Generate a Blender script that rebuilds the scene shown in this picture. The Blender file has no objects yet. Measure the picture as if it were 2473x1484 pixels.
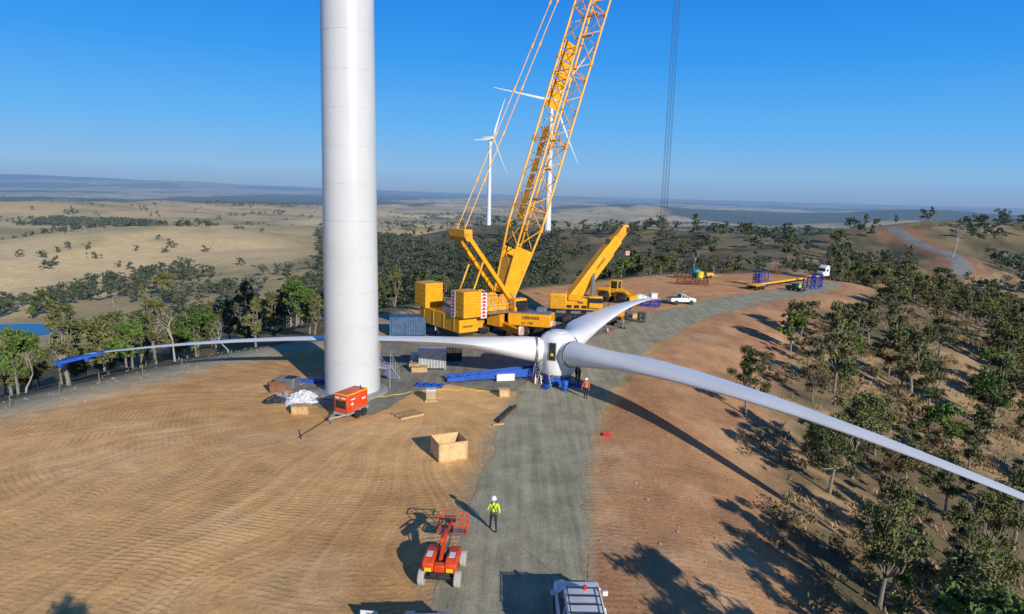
import bpy, bmesh, math, random
import numpy as np
from mathutils import Vector, Matrix
R=math.radians
random.seed(7); rng=np.random.default_rng(7)
scene=bpy.context.scene; COL=scene.collection
F=1640.;PT=R(9.5);RL=R(1.5);CH=17.
def ray(px,py):
    x=px-1236.5;y=py-742.
    u=x*math.cos(RL)+y*math.sin(RL); v=-x*math.sin(RL)+y*math.cos(RL)
    return (u,F*math.cos(PT)-v*math.sin(PT),-(F*math.sin(PT)+v*math.cos(PT)))
def P(px,py,z=0.):
    d=ray(px,py); s=(z-CH)/d[2]; return Vector((d[0]*s,d[1]*s,z))
def PY(px,py,Y):
    d=ray(px,py); s=Y/d[1]; return Vector((d[0]*s,Y,CH+d[2]*s))
def proj(x,y,z):
    dp=y*math.cos(PT)-(z-CH)*math.sin(PT);dp=np.maximum(dp,.1)
    v=-((z-CH)*math.cos(PT)+y*math.sin(PT))*F/dp;u=x*F/dp
    return 1236.5+u*math.cos(RL)-v*math.sin(RL),742+u*math.sin(RL)+v*math.cos(RL)
# ------------------------------------------------------------ materials
def painted_haze(nt,sh,L=11500.):  # aerial haze painted into the material: blue emission mixed in with distance from origin
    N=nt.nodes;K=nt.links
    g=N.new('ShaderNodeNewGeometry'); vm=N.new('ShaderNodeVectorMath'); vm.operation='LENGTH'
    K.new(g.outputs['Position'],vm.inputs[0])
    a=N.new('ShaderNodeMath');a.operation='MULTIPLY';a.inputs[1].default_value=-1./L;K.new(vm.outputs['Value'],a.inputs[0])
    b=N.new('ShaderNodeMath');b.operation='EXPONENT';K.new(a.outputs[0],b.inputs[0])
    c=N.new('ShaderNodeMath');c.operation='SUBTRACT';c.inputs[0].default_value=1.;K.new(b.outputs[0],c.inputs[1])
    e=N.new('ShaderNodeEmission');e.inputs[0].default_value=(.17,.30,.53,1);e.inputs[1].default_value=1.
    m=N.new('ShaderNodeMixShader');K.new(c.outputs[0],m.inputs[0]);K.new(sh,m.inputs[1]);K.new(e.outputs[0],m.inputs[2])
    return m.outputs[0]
def mat(name,col,rough=.55,metal=0.,var=.18,scale=2.,bump=0.,dust=.25,bscale=12.,hz=False,spec=.4):
    m=bpy.data.materials.new(name);m.use_nodes=True;nt=m.node_tree;N=nt.nodes;K=nt.links
    b=N['Principled BSDF'];b.inputs['Roughness'].default_value=rough;b.inputs['Metallic'].default_value=metal
    b.inputs['Specular IOR Level'].default_value=spec
    tc=N.new('ShaderNodeTexCoord');n=N.new('ShaderNodeTexNoise');n.inputs['Scale'].default_value=scale;n.inputs['Detail'].default_value=6
    K.new(tc.outputs['Object'],n.inputs['Vector'])
    r=N.new('ShaderNodeValToRGB');r.color_ramp.elements[0].position=.3;r.color_ramp.elements[1].position=.7
    r.color_ramp.elements[0].color=tuple(c*(1-var) for c in col)+(1,);r.color_ramp.elements[1].color=tuple(min(1,c*(1+var)) for c in col)+(1,)
    K.new(n.outputs['Fac'],r.inputs['Fac'])
    n2=N.new('ShaderNodeTexNoise');n2.inputs['Scale'].default_value=scale*.6+.7;n2.inputs['Detail'].default_value=9;n2.inputs['Roughness'].default_value=.7
    K.new(tc.outputs['Object'],n2.inputs['Vector'])
    mr=N.new('ShaderNodeMapRange');mr.inputs['From Min'].default_value=.5;mr.inputs['From Max'].default_value=.75;mr.inputs['To Max'].default_value=dust
    K.new(n2.outputs['Fac'],mr.inputs['Value'])
    mx=N.new('ShaderNodeMixRGB');K.new(mr.outputs[0],mx.inputs[0]);K.new(r.outputs[0],mx.inputs[1]);mx.inputs[2].default_value=(.27,.19,.11,1)
    K.new(mx.outputs[0],b.inputs['Base Color'])
    if bump>0:
        n3=N.new('ShaderNodeTexNoise');n3.inputs['Scale'].default_value=bscale;n3.inputs['Detail'].default_value=5;K.new(tc.outputs['Object'],n3.inputs['Vector'])
        bp=N.new('ShaderNodeBump');bp.inputs['Distance'].default_value=bump;K.new(n3.outputs['Fac'],bp.inputs['Height']);K.new(bp.outputs[0],b.inputs['Normal'])
    if hz: K.new(painted_haze(nt,b.outputs[0]),N['Material Output'].inputs['Surface'])
    return m
YEL=mat('crane_yellow',(.80,.36,.010),.42,0,.12,1.2)
YELD=mat('crane_yellow_worn',(.64,.29,.015),.5,0,.2,1.5,dust=.4)
YEL2=mat('loader_yellow',(.78,.37,.012),.5)
DARK=mat('dark_steel',(.035,.035,.038),.5,.3)
RUB=mat('rubber',(.02,.02,.021),.85,dust=.45)
GRY=mat('grey_steel',(.28,.29,.30),.45,.6)
LGRY=mat('galvanised_steel',(.5,.51,.52),.4,.5)
CBL=mat('steel_rope',(.03,.035,.045),.6,.3)
TWR=mat('tower_white',(.56,.575,.58),.27,0,.05,.25,dust=.06,spec=.65)
BLD=mat('blade_white',(.76,.755,.74),.3,0,.04,.3,dust=.05)
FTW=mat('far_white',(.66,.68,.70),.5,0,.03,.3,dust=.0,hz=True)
WHT=mat('white_paint',(.70,.71,.72),.35,0,.06,dust=.12)
PLS=mat('white_plastic_sheet',(.6,.62,.64),.4,0,.15,bump=.08,bscale=5)
BLK=mat('black_plastic',(.03,.035,.045),.35,0,.3,bump=.05,bscale=5)
BLU=mat('blue_paint',(.012,.085,.42),.45,0,.2)
BLU2=mat('deep_blue_paint',(.03,.045,.33),.5,0,.2)
CONT=mat('container_blue_grey',(.05,.11,.20),.55,0,.2,dust=.35)
RED=mat('red_orange_paint',(.66,.065,.012),.45,0,.15)
REDP=mat('red_paint',(.6,.02,.015),.5,0,.1)
WOOD=mat('pine_timber',(.50,.33,.15),.7,0,.25,4,dust=.2)
PLY=mat('plywood',(.62,.43,.21),.65,0,.2,2.5,dust=.15)
RUST=mat('rusty_steel',(.20,.09,.05),.8,.1,.3)
CONC=mat('concrete',(.30,.29,.27),.85,0,.15,bump=.02)
GLS=mat('dark_glass',(.02,.025,.03),.08,0,.1,dust=.08,spec=.8)
TEAL=mat('teal_plastic',(.02,.30,.27),.5)
SKIN=mat('skin',(.42,.24,.16),.6,dust=0)
HIV=mat('hi_vis_yellow',(.55,.80,.03),.7,dust=.05)
HIO=mat('hi_vis_orange',(.9,.16,.02),.7,dust=.05)
NAVY=mat('navy_cloth',(.02,.025,.045),.8,dust=.1)
BOOT=mat('boot_leather',(.05,.035,.025),.7)
HELM=mat('helmet_white',(.75,.76,.78),.3,dust=.02)
YRP=mat('yellow_hose',(.75,.55,.03),.5)
SILV=mat('silver_paint',(.32,.33,.34),.3,.4)
BARK=mat('pale_bark',(.22,.19,.155),.85,0,.35,3,bump=.03,dust=.1)
DEAD=mat('weathered_dead_wood',(.34,.31,.28),.85,0,.3,3,bump=.03,dust=.05)
SEAM=mat('seam_grey',(.46,.48,.49),.4,dust=0)
# ------------------------------------------------------------ mesh builder
class MB:
    def __init__(s,o=(0,0,0)): s.v=[];s.f=[];s.o=Vector(o)
    def add(s,vs,fs):
        n=len(s.v); s.v+=[tuple(Vector(v)-s.o) for v in vs]; s.f+=[tuple(i+n for i in f) for f in fs]; return s
    def box(s,c,d,rz=0.,M=None):
        M=M or Matrix.Rotation(rz,3,'Z'); c=Vector(c)
        vs=[c+M@Vector((sx*d[0]/2,sy*d[1]/2,sz*d[2]/2)) for sx in(-1,1) for sy in(-1,1) for sz in(-1,1)]
        return s.add(vs,[(0,1,3,2),(4,6,7,5),(0,4,5,1),(2,3,7,6),(0,2,6,4),(1,5,7,3)])
    def fr(s,a,b):
        a=Vector(a);b=Vector(b);d=(b-a).normalized()
        up=Vector((0,0,1)) if abs(d.z)<.97 else Vector((0,1,0))
        x=d.cross(up).normalized();y=x.cross(d).normalized();return a,b,x,y
    def bar(s,a,b,w,h=None,w2=None,h2=None):
        h=h or w;w2=w2 or w;h2=h2 or h;a,b,x,y=s.fr(a,b)
        vs=[a+x*i*w/2+y*j*h/2 for i,j in((-1,-1),(1,-1),(1,1),(-1,1))]+[b+x*i*w2/2+y*j*h2/2 for i,j in((-1,-1),(1,-1),(1,1),(-1,1))]
        return s.add(vs,[(3,2,1,0),(4,5,6,7)]+[(i,(i+1)%4,(i+1)%4+4,i+4) for i in range(4)])
    def tube(s,a,b,r,r2=None,n=8):
        r2=r if r2 is None else r2;a,b,x,y=s.fr(a,b)
        vs=[]
        for p,q in((a,r),(b,r2)):
            vs+=[p+x*q*math.cos(2*math.pi*k/n)+y*q*math.sin(2*math.pi*k/n) for k in range(n)]
        return s.add(vs,[tuple(range(n-1,-1,-1)),tuple(range(n,2*n))]+[(i,(i+1)%n,(i+1)%n+n,i+n) for i in range(n)])
    def path(s,pts,r,n=6):
        pts=[Vector(p) for p in pts];rs=r if isinstance(r,(list,tuple)) else [r]*len(pts)
        vs=[];ref=None
        for i,p in enumerate(pts):
            d=(pts[min(i+1,len(pts)-1)]-pts[max(i-1,0)]).normalized()
            if ref is None: ref=Vector((0,0,1)) if abs(d.z)<.9 else Vector((0,1,0))
            x=d.cross(ref).normalized();y=x.cross(d).normalized();ref=y
            vs+=[p+x*rs[i]*math.cos(2*math.pi*k/n)+y*rs[i]*math.sin(2*math.pi*k/n) for k in range(n)]
        fs=[(j*n+i,j*n+(i+1)%n,(j+1)*n+(i+1)%n,(j+1)*n+i) for j in range(len(pts)-1) for i in range(n)]
        fs+=[tuple(range(n-1,-1,-1)),tuple(range((len(pts)-1)*n,len(pts)*n))]
        return s.add(vs,fs)
    def lathe(s,prof,c=(0,0,0),n=24,M=None):
        M=M or Matrix.Identity(3);c=Vector(c);vs=[]
        for r,z in prof: vs+=[c+M@Vector((r*math.cos(2*math.pi*k/n),r*math.sin(2*math.pi*k/n),z)) for k in range(n)]
        m=len(prof)
        fs=[(j*n+i,j*n+(i+1)%n,(j+1)*n+(i+1)%n,(j+1)*n+i) for j in range(m-1) for i in range(n)]
        fs+=[tuple(range(n-1,-1,-1)),tuple(range((m-1)*n,m*n))]
        return s.add(vs,fs)
    def prism(s,poly,y0,y1):
        n=len(poly)
        return s.add([(x,y0,z) for x,z in poly]+[(x,y1,z) for x,z in poly],[tuple(range(n)),tuple(range(2*n-1,n-1,-1))]+[(i+n,(i+1)%n+n,(i+1)%n,i) for i in range(n)])
    def build(s,name,m,parent=None,bevel=0.,smooth=True):
        me=bpy.data.meshes.new(name);me.from_pydata(s.v,[],s.f);me.materials.append(m)
        bm=bmesh.new();bm.from_mesh(me);bmesh.ops.recalc_face_normals(bm,faces=bm.faces);bm.to_mesh(me);bm.free()
        if smooth:
            me.polygons.foreach_set('use_smooth',[True]*len(me.polygons));me.set_sharp_from_angle(angle=R(38))
        o=bpy.data.objects.new(name,me);COL.objects.link(o)
        if parent: o.parent=parent
        if bevel>0:
            b=o.modifiers.new('bevel','BEVEL');b.width=bevel;b.segments=2;b.limit_method='ANGLE'
        return o
def tag(o,label,cat,group=None):
    o['label']=label;o['category']=cat
    if group:o['group']=group
    return o
def thing(name,loc,rz,label,cat,group=None):
    o=bpy.data.objects.new(name,None);COL.objects.link(o);o.location=loc;o.rotation_euler=(0,0,rz);o.empty_display_size=.2
    return tag(o,label,cat,group)
def dup(o,parent=None):
    c=o.copy();COL.objects.link(c);c.parent=parent
    for ch in list(o.children): dup(ch,c)
    return c
def npmesh(name,V,Fq,m,parent=None,smooth=False):
    me=bpy.data.meshes.new(name);me.vertices.add(len(V));me.vertices.foreach_set('co',V.astype(np.float32).ravel())
    k=Fq.shape[1];me.loops.add(Fq.size);me.loops.foreach_set('vertex_index',Fq.astype(np.int32).ravel())
    me.polygons.add(len(Fq));me.polygons.foreach_set('loop_start',np.arange(0,Fq.size,k,dtype=np.int32))
    if smooth: me.polygons.foreach_set('use_smooth',np.ones(len(Fq),dtype=bool))
    me.update(calc_edges=True);me.validate();me.materials.append(m)
    o=bpy.data.objects.new(name,me);COL.objects.link(o)
    if parent:o.parent=parent
    return o
def text(body,size,m,parent,loc,rot,name='lettering'):
    cu=bpy.data.curves.new(name,'FONT');cu.body=body;cu.size=size;cu.extrude=.004;cu.align_x='CENTER';cu.align_y='CENTER';cu.offset=size*.02
    t=bpy.data.objects.new('t',cu);COL.objects.link(t);bpy.context.view_layer.update()
    me=bpy.data.meshes.new_from_object(t.evaluated_get(bpy.context.evaluated_depsgraph_get()))
    bpy.data.objects.remove(t);me.materials.clear();me.materials.append(m)
    o=bpy.data.objects.new(name,me);COL.objects.link(o);o.parent=parent;o.location=loc;o.rotation_euler=rot
    return o
# ------------------------------------------------------------ terrain
def vn(x,y,s,seed=0):
    x=np.asarray(x,dtype=np.float64)/s+seed*17.3;y=np.asarray(y,dtype=np.float64)/s-seed*9.1
    xi=np.floor(x).astype(np.int64);yi=np.floor(y).astype(np.int64);fx=x-xi;fy=y-yi
    fx=fx*fx*(3-2*fx);fy=fy*fy*(3-2*fy)
    def h(a,b):
        n=(a*374761393+b*668265263+seed*974711)&0x7fffffff
        n=((n^(n>>13))*1274126177)&0x7fffffff
        return ((n^(n>>16))&0xffff)/65535.
    return (h(xi,yi)*(1-fx)+h(xi+1,yi)*fx)*(1-fy)+(h(xi,yi+1)*(1-fx)+h(xi+1,yi+1)*fx)*fy
def fbm(x,y,s,seed=0,o=4):
    t=0;a=1;w=0
    for i in range(o): t=t+a*vn(x,y,s/2**i,seed+i);w+=a;a*=.5
    return t/w
def ss(a,b,x): t=np.clip((x-a)/(b-a),0,1);return t*t*(3-2*t)
PAD=[(-75,-60),(-58,10),(-38,47),(-27,66.5),(-20,75),(-16,84),(-15,98),(1,121),(33,150),(60,160),(70,146),(66,136),(57,124),(41,112.5),(27.6,96),(17.6,76),(10.4,61.5),(6.2,47),(4.9,40),(3.3,25.6),(2.5,10),(2,-60)]
RDG=[(60,170,-4),(95,225,-7),(125,300,-1),(112,380,-1),(62,440,-5),(15,540,-9),(-22,660,-12),(-90,900,-45)]
RDG2=[(125,300,-1),(181,330,5.5),(230,350,9),(330,380,8),(470,400,7),(800,470,-5)]
RDG3=[(158,244,-1.5),(170,280,1),(185,335,6)]
def segd(x,y,pts,closed=False,hs=False):
    best=np.full(np.shape(x),1e18);hb=np.zeros(np.shape(x))
    L=len(pts);rngk=range(L if closed else L-1)
    for i in rngk:
        a=pts[i];b=pts[(i+1)%L];dx=b[0]-a[0];dy=b[1]-a[1]
        t=np.clip(((x-a[0])*dx+(y-a[1])*dy)/(dx*dx+dy*dy),0,1)
        d=np.hypot(x-a[0]-t*dx,y-a[1]-t*dy)
        k=d<best;best=np.where(k,d,best)
        if hs: hb=np.where(k,a[2]+t*(b[2]-a[2]),hb)
    return (best,hb) if hs else best
def inside(x,y,pts):
    c=np.zeros(np.shape(x),dtype=bool);L=len(pts)
    for i in range(L):
        x1,y1=pts[i][:2];x2,y2=pts[(i+1)%L][:2]
        if y1==y2: continue
        k=((y1>y)!=(y2>y))&(x<(x2-x1)*(y-y1)/(y2-y1)+x1);c^=k
    return c
def dpad(x,y):
    d=segd(x,y,PAD,True);return np.where(inside(x,y,PAD),-d,d)
POND=None
def H(x,y):
    x=np.asarray(x,dtype=np.float64);y=np.asarray(y,dtype=np.float64)
    d=np.maximum(dpad(x,y),0)
    def fall(d,k,L=160.):
        e=d*d/(d+k);return 52*(1-np.exp(-e/L))+.02*np.minimum(e,3600)
    z=-fall(d,10)
    for rr in(RDG,RDG2):
        q,h=segd(x,y,rr,hs=True);z=np.maximum(z,h-fall(q,70,170))
    q,h=segd(x,y,RDG3,hs=True);z=np.maximum(z,h-fall(q,25,110))
    z=z+ss(10,120,d)*((fbm(x,y,70,3,3)-.5)*5)+ss(60,160,d)*(fbm(x,y,22,4,3)-.5)*1.6+ss(120,600,d)*((fbm(x,y,420,5,3)-.5)*38)
    rr=np.hypot(x,y);az=np.degrees(np.arctan2(x,y))
    z=z+ss(1500,4000,rr)*(fbm(x,y,1300,8,3)-.5)*60
    lf=np.clip((-1-az)/34,0,1)
    z=z+ss(14000,24000,rr)*(lf*(190+150*fbm(x,y,5000,11,4))+30*fbm(x,y,4000,12,3))
    for a,r0,h,s in((9.3,5600,58,380),(12,6300,35,400),(-7,5200,35,500),(33,4300,52,300),(29.5,7000,55,450),(36,6500,60,700),(-23,760,17,120),(-31,900,20,140),(-17,1150,22,170),(-35,2300,40,300),(-26,2900,35,350),(-18,3600,45,420)):
        cx=r0*math.sin(R(a));cy=r0*math.cos(R(a));z=z+h*np.exp(-((x-cx)**2+(y-cy)**2)/(2*s*s))
    if POND: 
        q=np.hypot((x-POND[0])/1.5,(y-POND[1])/1.1);z=np.where(q<26,POND[2]-.6+(z-POND[2]+.6)*ss(10,26,q),z)
    return z
def h1(x,y): return float(H(np.array([x]),np.array([y]))[0])
def hit(px,py):
    d=ray(px,py);Ys=np.geomspace(20,9000,2500);s=Ys/d[1];x=d[0]*s;z=CH+d[2]*s;g=H(x,Ys);k=np.argmax(z<g)
    return Vector((float(x[k]),float(Ys[k]),float(g[k])))
_p=hit(40,797);POND=(_p.x,_p.y,_p.z);print('pond',POND)
ROAD=[(-.6,-30,3.6),(-.3,10,3.4),(.2,25.5,3.1),(1.7,40.5,3.1),(3.2,50,3.4),(5.2,59.6,3.9),(12.5,77.8,3.8),(23.8,97,3.6),(40,116,3.5),(56,129.5,3.6),(66,143,3.4)]
TC=Vector(P(851,945)) # tower centre
FR=[(70,150,0),(110,190,0),(150,225,0),(P(2300,590,2.5).x,P(2300,590,2.5).y,0),(PY(2150,545,330).x,330,0),(165,350,0)]
def ground():
    rs=np.concatenate([[0.01,2],np.geomspace(4,60000,480)])
    az=np.concatenate([np.arange(-54,54,.19),np.arange(54,306,3.)]);az=np.radians(az)
    A,RR=np.meshgrid(az,rs);x=RR*np.sin(A);y=RR*np.cos(A);z=H(x,y)
    nr,na=x.shape
    V=np.stack([x,y,z],-1).reshape(-1,3)
    i=np.arange(nr-1)[:,None]*na;j=np.arange(na)[None,:];jn=(j+1)%na
    Fq=np.stack([i+j,i+jn,i+na+jn,i+na+j],-1).reshape(-1,4)[:, ::-1]
    m=bpy.data.materials.new('earth_and_grass');m.use_nodes=True
    o=npmesh('ground',V,Fq,m,None,True);o['kind']='structure'
    x=V[:,0];y=V[:,1];z=V[:,2];d=dpad(x,y);r=np.hypot(x,y)
    def C(c): return np.array(c,dtype=float)[None,:]
    def mixc(a,b,t): return a*(1-t[:,None])+b*t[:,None]
    n1=fbm(x,y,40,21);n2=fbm(x,y,9,22);n3=fbm(x,y,300,23)
    col=mixc(C((.29,.215,.105))+np.zeros((len(x),3)),C((.17,.14,.07)),ss(.35,.65,n1))
    col=mixc(col,C((.085,.08,.042)),ss(.48,.66,n2)*.75)
    plain=ss(60,200,d)
    pc=mixc(C((.60,.43,.20))+np.zeros((len(x),3)),C((.42,.32,.15)),ss(.35,.65,n3))
    pc=mixc(pc,C((.72,.53,.27)),ss(.55,.68,fbm(x,y,800,25))*.8)
    pc=mixc(pc,C((.24,.21,.10)),ss(.50,.68,fbm(x,y,110,26))*.6)
    far=ss(1200,3200,r);sc=ss(.48,.54,fbm(x,y*.40,1000,27,6))
    pc=mixc(pc,C((.04,.06,.04)),far*sc*.92)
    rq=np.minimum(segd(x,y,RDG),segd(x,y,RDG2))
    col=mixc(col,pc,plain*ss(60,220,rq))
    rightm=ss(-2,4,x-(3+np.clip(y-40,0,200)*.42))*ss(0,12,d)*(1-ss(120,240,d))*(y<260)
    rc=mixc(C((.40,.265,.14))+np.zeros((len(x),3)),C((.19,.14,.075)),ss(.38,.6,n2));rc=mixc(rc,C((.09,.08,.045)),ss(.5,.66,fbm(x,y,4,28))*.6)
    col=mixc(col,rc,rightm)
    side=(x>(2.5+np.clip(y-40,0,200)*.40))&(y<150)
    w=12.2+7*(fbm(x,y,11,31)-.5)-ss(85,130,y)*6-ss(42,28,y)*1.5
    bat=ss(2.2,-1.8,d-w)*side*(d>-1)
    bc=mixc(C((.56,.30,.145))+np.zeros((len(x),3)),C((.43,.225,.11)),ss(.35,.65,fbm(x,y,7,32)))
    bc=mixc(bc,C((.60,.39,.22)),ss(.55,.72,fbm(x,y,4,39))*.5);bc=mixc(bc,C((.30,.18,.10)),ss(.56,.72,fbm(x,y,2.2,40))*.5)
    col=mixc(col,bc,bat)
    pad=ss(.9,-.9,d+2.2*(fbm(x,y,8,33)-.5))
    nd=fbm(x,y,13,34)
    dc=mixc(C((.72,.42,.175))+np.zeros((len(x),3)),C((.59,.325,.13)),ss(.35,.65,nd))
    dc=mixc(dc,C((.76,.51,.26)),ss(.56,.72,fbm(x,y,6,35))*.4)
    dc=mixc(dc,C((.62,.30,.13)),ss(88,105,y)*.8)
    col=mixc(col,dc,pad)
    le=ss(7,3,np.abs(d-1.5)+4*fbm(x,y,5,36))*(x<-14)*(y<95)
    col=mixc(col,C((.48,.42,.29)),le*.75)
    dt=np.hypot(x-TC.x,y-TC.y)
    col=mixc(col,C((.48,.285,.13)),ss(1.3,0,np.abs(dt-13.5))*.3*pad)
    rd=segd(x,y,[q[:2] for q in ROAD]);gv=ss(1.1,-.6,rd-3.7+1.4*(fbm(x,y,3,37)-.5))*(d<.5)
    col=mixc(col,C((.38,.31,.20)),gv*.7)
    fr=segd(x,y,[q[:2] for q in FR])
    col=mixc(col,C((.34,.16,.085)),ss(15,8,fr+9*fbm(x,y,9,38))*ss(200,250,y)*.9)
    col=mixc(col,C((.24,.24,.22)),ss(3.6,2.6,fr)*(d>1)*(y>225))
    for nm,arr in(('base',col),('mask',np.stack([pad,bat,np.clip(rightm+(d>12)*.5,0,1)],-1))):
        at=o.data.color_attributes.new(nm,'FLOAT_COLOR','POINT')
        at.data.foreach_set('color',np.concatenate([arr,np.ones((len(arr),1))],1).astype(np.float32).ravel())
    nt=m.node_tree;N=nt.nodes;K=nt.links;b=N['Principled BSDF'];b.inputs['Roughness'].default_value=.95;b.inputs['Specular IOR Level'].default_value=.1
    def nd_(t,**k):
        q=N.new(t)
        for a,v in k.items(): setattr(q,a,v)
        return q
    def mth(op,a,bb):
        q=nd_('ShaderNodeMath',operation=op)
        for i_,s_ in enumerate((a,bb)):
            if isinstance(s_,(int,float)): q.inputs[i_].default_value=s_
            else: K.new(s_,q.inputs[i_])
        return q.outputs[0]
    geo=nd_('ShaderNodeNewGeometry');pos=geo.outputs['Position']
    ab=nd_('ShaderNodeVertexColor',layer_name='base');am=nd_('ShaderNodeVertexColor',layer_name='mask')
    sp=nd_('ShaderNodeSeparateColor');K.new(am.outputs[0],sp.inputs[0])
    def noi(s,d_=6,ro=.6,vec=None):
        q=nd_('ShaderNodeTexNoise');q.inputs['Scale'].default_value=s;q.inputs['Detail'].default_value=d_;q.inputs['Roughness'].default_value=ro;K.new(vec or pos,q.inputs['Vector']);return q.outputs['Fac']
    def mr(v,a,bb,c,dd):
        q=nd_('ShaderNodeMapRange');K.new(v,q.inputs[0])
        for i_,t_ in enumerate((a,bb,c,dd)): q.inputs[i_+1].default_value=t_
        return q.outputs[0]
    k1=mr(noi(.6,10,.7),.3,.7,.80,1.20);k2=mr(noi(9,4,.7),.3,.7,.80,1.18);k3=mr(noi(.12,6,.6),.35,.65,.9,1.08)
    sx=nd_('ShaderNodeSeparateXYZ');K.new(pos,sx.inputs[0])
    dx=mth('SUBTRACT',sx.outputs[0],TC.x+6.);dy=mth('SUBTRACT',sx.outputs[1],TC.y)
    th=mth('ARCTAN2',dy,dx);rad=mth('SQRT',mth('ADD',mth('MULTIPLY',dx,dx),mth('MULTIPLY',dy,dy)),0.)
    rw=mth('ADD',rad,mth('MULTIPLY',noi(.04,1,.4),10.));tw=mth('ADD',th,mth('MULTIPLY',noi(.045,2,.5),.9))
    def cv(a,bb):
        q=nd_('ShaderNodeCombineXYZ');K.new(a,q.inputs[0]);K.new(bb,q.inputs[1]);return q.outputs[0]
    spoke=noi(1.,3,.55,cv(mth('MULTIPLY',tw,30.),mth('MULTIPLY',rad,.05)))
    tyre=noi(1.,2,.5,cv(mth('MULTIPLY',tw,60.),mth('MULTIPLY',rad,.03)))
    ringn=noi(1.,3,.6,cv(mth('MULTIPLY',th,2.5),mth('MULTIPLY',rw,1.6)))
    away=mr(rad,10.,17.,.1,1.)
    tread=mth('SINE',mth('ADD',mth('MULTIPLY',rw,18.),mth('ADD',mth('MULTIPLY',spoke,14.),mth('MULTIPLY',noi(2.2,2,.5),2.2))),0.)
    tread=mr(tread,-.2,1,0,1)
    batl=mth('SINE',mth('ADD',mth('MULTIPLY',sx.outputs[1],15.),mth('MULTIPLY',noi(.8,4,.6),12.)),0.);batl=mr(batl,-.5,1,0,1)
    bats=noi(1.,3,.6,cv(mth('MULTIPLY',sx.outputs[0],3.2),mth('MULTIPLY',sx.outputs[1],.3)))
    t1=mth('MULTIPLY',mth('MULTIPLY',tread,mr(spoke,.40,.54,.0,1)),mth('MULTIPLY',mr(noi(.11,3),.40,.56,.25,1.),away))
    t1=mth('MULTIPLY',t1,sp.outputs[0])
    t2=mth('MULTIPLY',mth('MULTIPLY',batl,mr(bats,.4,.6,.05,1.)),sp.outputs[1])
    tt=mth('ADD',t1,mth('MULTIPLY',t2,.8))
    trk=mth('ADD',mth('MULTIPLY',mth('SUBTRACT',mr(tyre,.38,.62,.90,1.09),1.),sp.outputs[0]),mth('MULTIPLY',mth('SUBTRACT',mr(ringn,.38,.62,.96,1.03),1.),sp.outputs[0]))
    trk=mth('ADD',trk,1.)
    ck=mth('MULTIPLY',mth('MULTIPLY',mth('MULTIPLY',k1,k2),mth('MULTIPLY',k3,mr(tt,0,1,1.05,.82))),trk)
    mx=nd_('ShaderNodeMixRGB',blend_type='MULTIPLY');mx.inputs[0].default_value=1;K.new(ab.outputs[0],mx.inputs[1]);K.new(ck,mx.inputs[2]);K.new(mx.outputs[0],b.inputs['Base Color'])
    hh=mth('ADD',mth('MULTIPLY',tt,.022),mth('ADD',mth('MULTIPLY',noi(3,8,.7),.10),mth('MULTIPLY',noi(.35,4,.5),.12)))
    bp=nd_('ShaderNodeBump');bp.inputs['Distance'].default_value=1.;bp.inputs['Strength'].default_value=.7;K.new(hh,bp.inputs['Height']);K.new(bp.outputs[0],b.inputs['Normal'])
    K.new(painted_haze(nt,b.outputs[0]),N['Material Output'].inputs['Surface'])
ground()
def gravel_mat(name,c1,c2,line=True):
    m=bpy.data.materials.new(name);m.use_nodes=True;nt=m.node_tree;N=nt.nodes;K=nt.links;b=N['Principled BSDF'];b.inputs['Roughness'].default_value=.95;b.inputs['Specular IOR Level'].default_value=.1
    g=N.new('ShaderNodeNewGeometry')
    def noi(s,d,sx=1,sy=1):
        mp=N.new('ShaderNodeMapping');mp.inputs['Scale'].default_value=(sx,sy,1);mp.inputs['Rotation'].default_value=(0,0,R(6));K.new(g.outputs['Position'],mp.inputs[0])
        q=N.new('ShaderNodeTexNoise');q.inputs['Scale'].default_value=s;q.inputs['Detail'].default_value=d;q.inputs['Roughness'].default_value=.7;K.new(mp.outputs[0],q.inputs['Vector']);return q
    a=noi(.5,8);st=noi(1.6,5,1,.05);f=noi(14,3)
    r=N.new('ShaderNodeValToRGB');r.color_ramp.elements[0].position=.38;r.color_ramp.elements[1].position=.62;r.color_ramp.elements[0].color=c1+(1,);r.color_ramp.elements[1].color=c2+(1,)
    s=N.new('ShaderNodeMath');s.operation='ADD';K.new(a.outputs['Fac'],s.inputs[0]);K.new(st.outputs['Fac'],s.inputs[1])
    h=N.new('ShaderNodeMath');h.operation='MULTIPLY';h.inputs[1].default_value=.5;K.new(s.outputs[0],h.inputs[0]);K.new(h.outputs[0],r.inputs[0])
    mr=N.new('ShaderNodeMapRange');mr.inputs[1].default_value=.3;mr.inputs[2].default_value=.7;mr.inputs[3].default_value=.72;mr.inputs[4].default_value=1.25;K.new(f.outputs['Fac'],mr.inputs[0])
    mx=N.new('ShaderNodeMixRGB');mx.blend_type='MULTIPLY';mx.inputs[0].default_value=1;K.new(r.outputs[0],mx.inputs[1]);K.new(mr.outputs[0],mx.inputs[2]);K.new(mx.outputs[0],b.inputs['Base Color'])
    bp=N.new('ShaderNodeBump');bp.inputs['Distance'].default_value=.05;K.new(f.outputs['Fac'],bp.inputs['Height']);K.new(bp.outputs[0],b.inputs['Normal'])
    return m
GRAV=gravel_mat('road_gravel',(.255,.235,.155),(.50,.455,.315));GRAV2=gravel_mat('pad_gravel',(.18,.165,.13),(.35,.32,.24));GRAV3=gravel_mat('ring_gravel',(.16,.155,.14),(.28,.27,.24))
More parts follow.
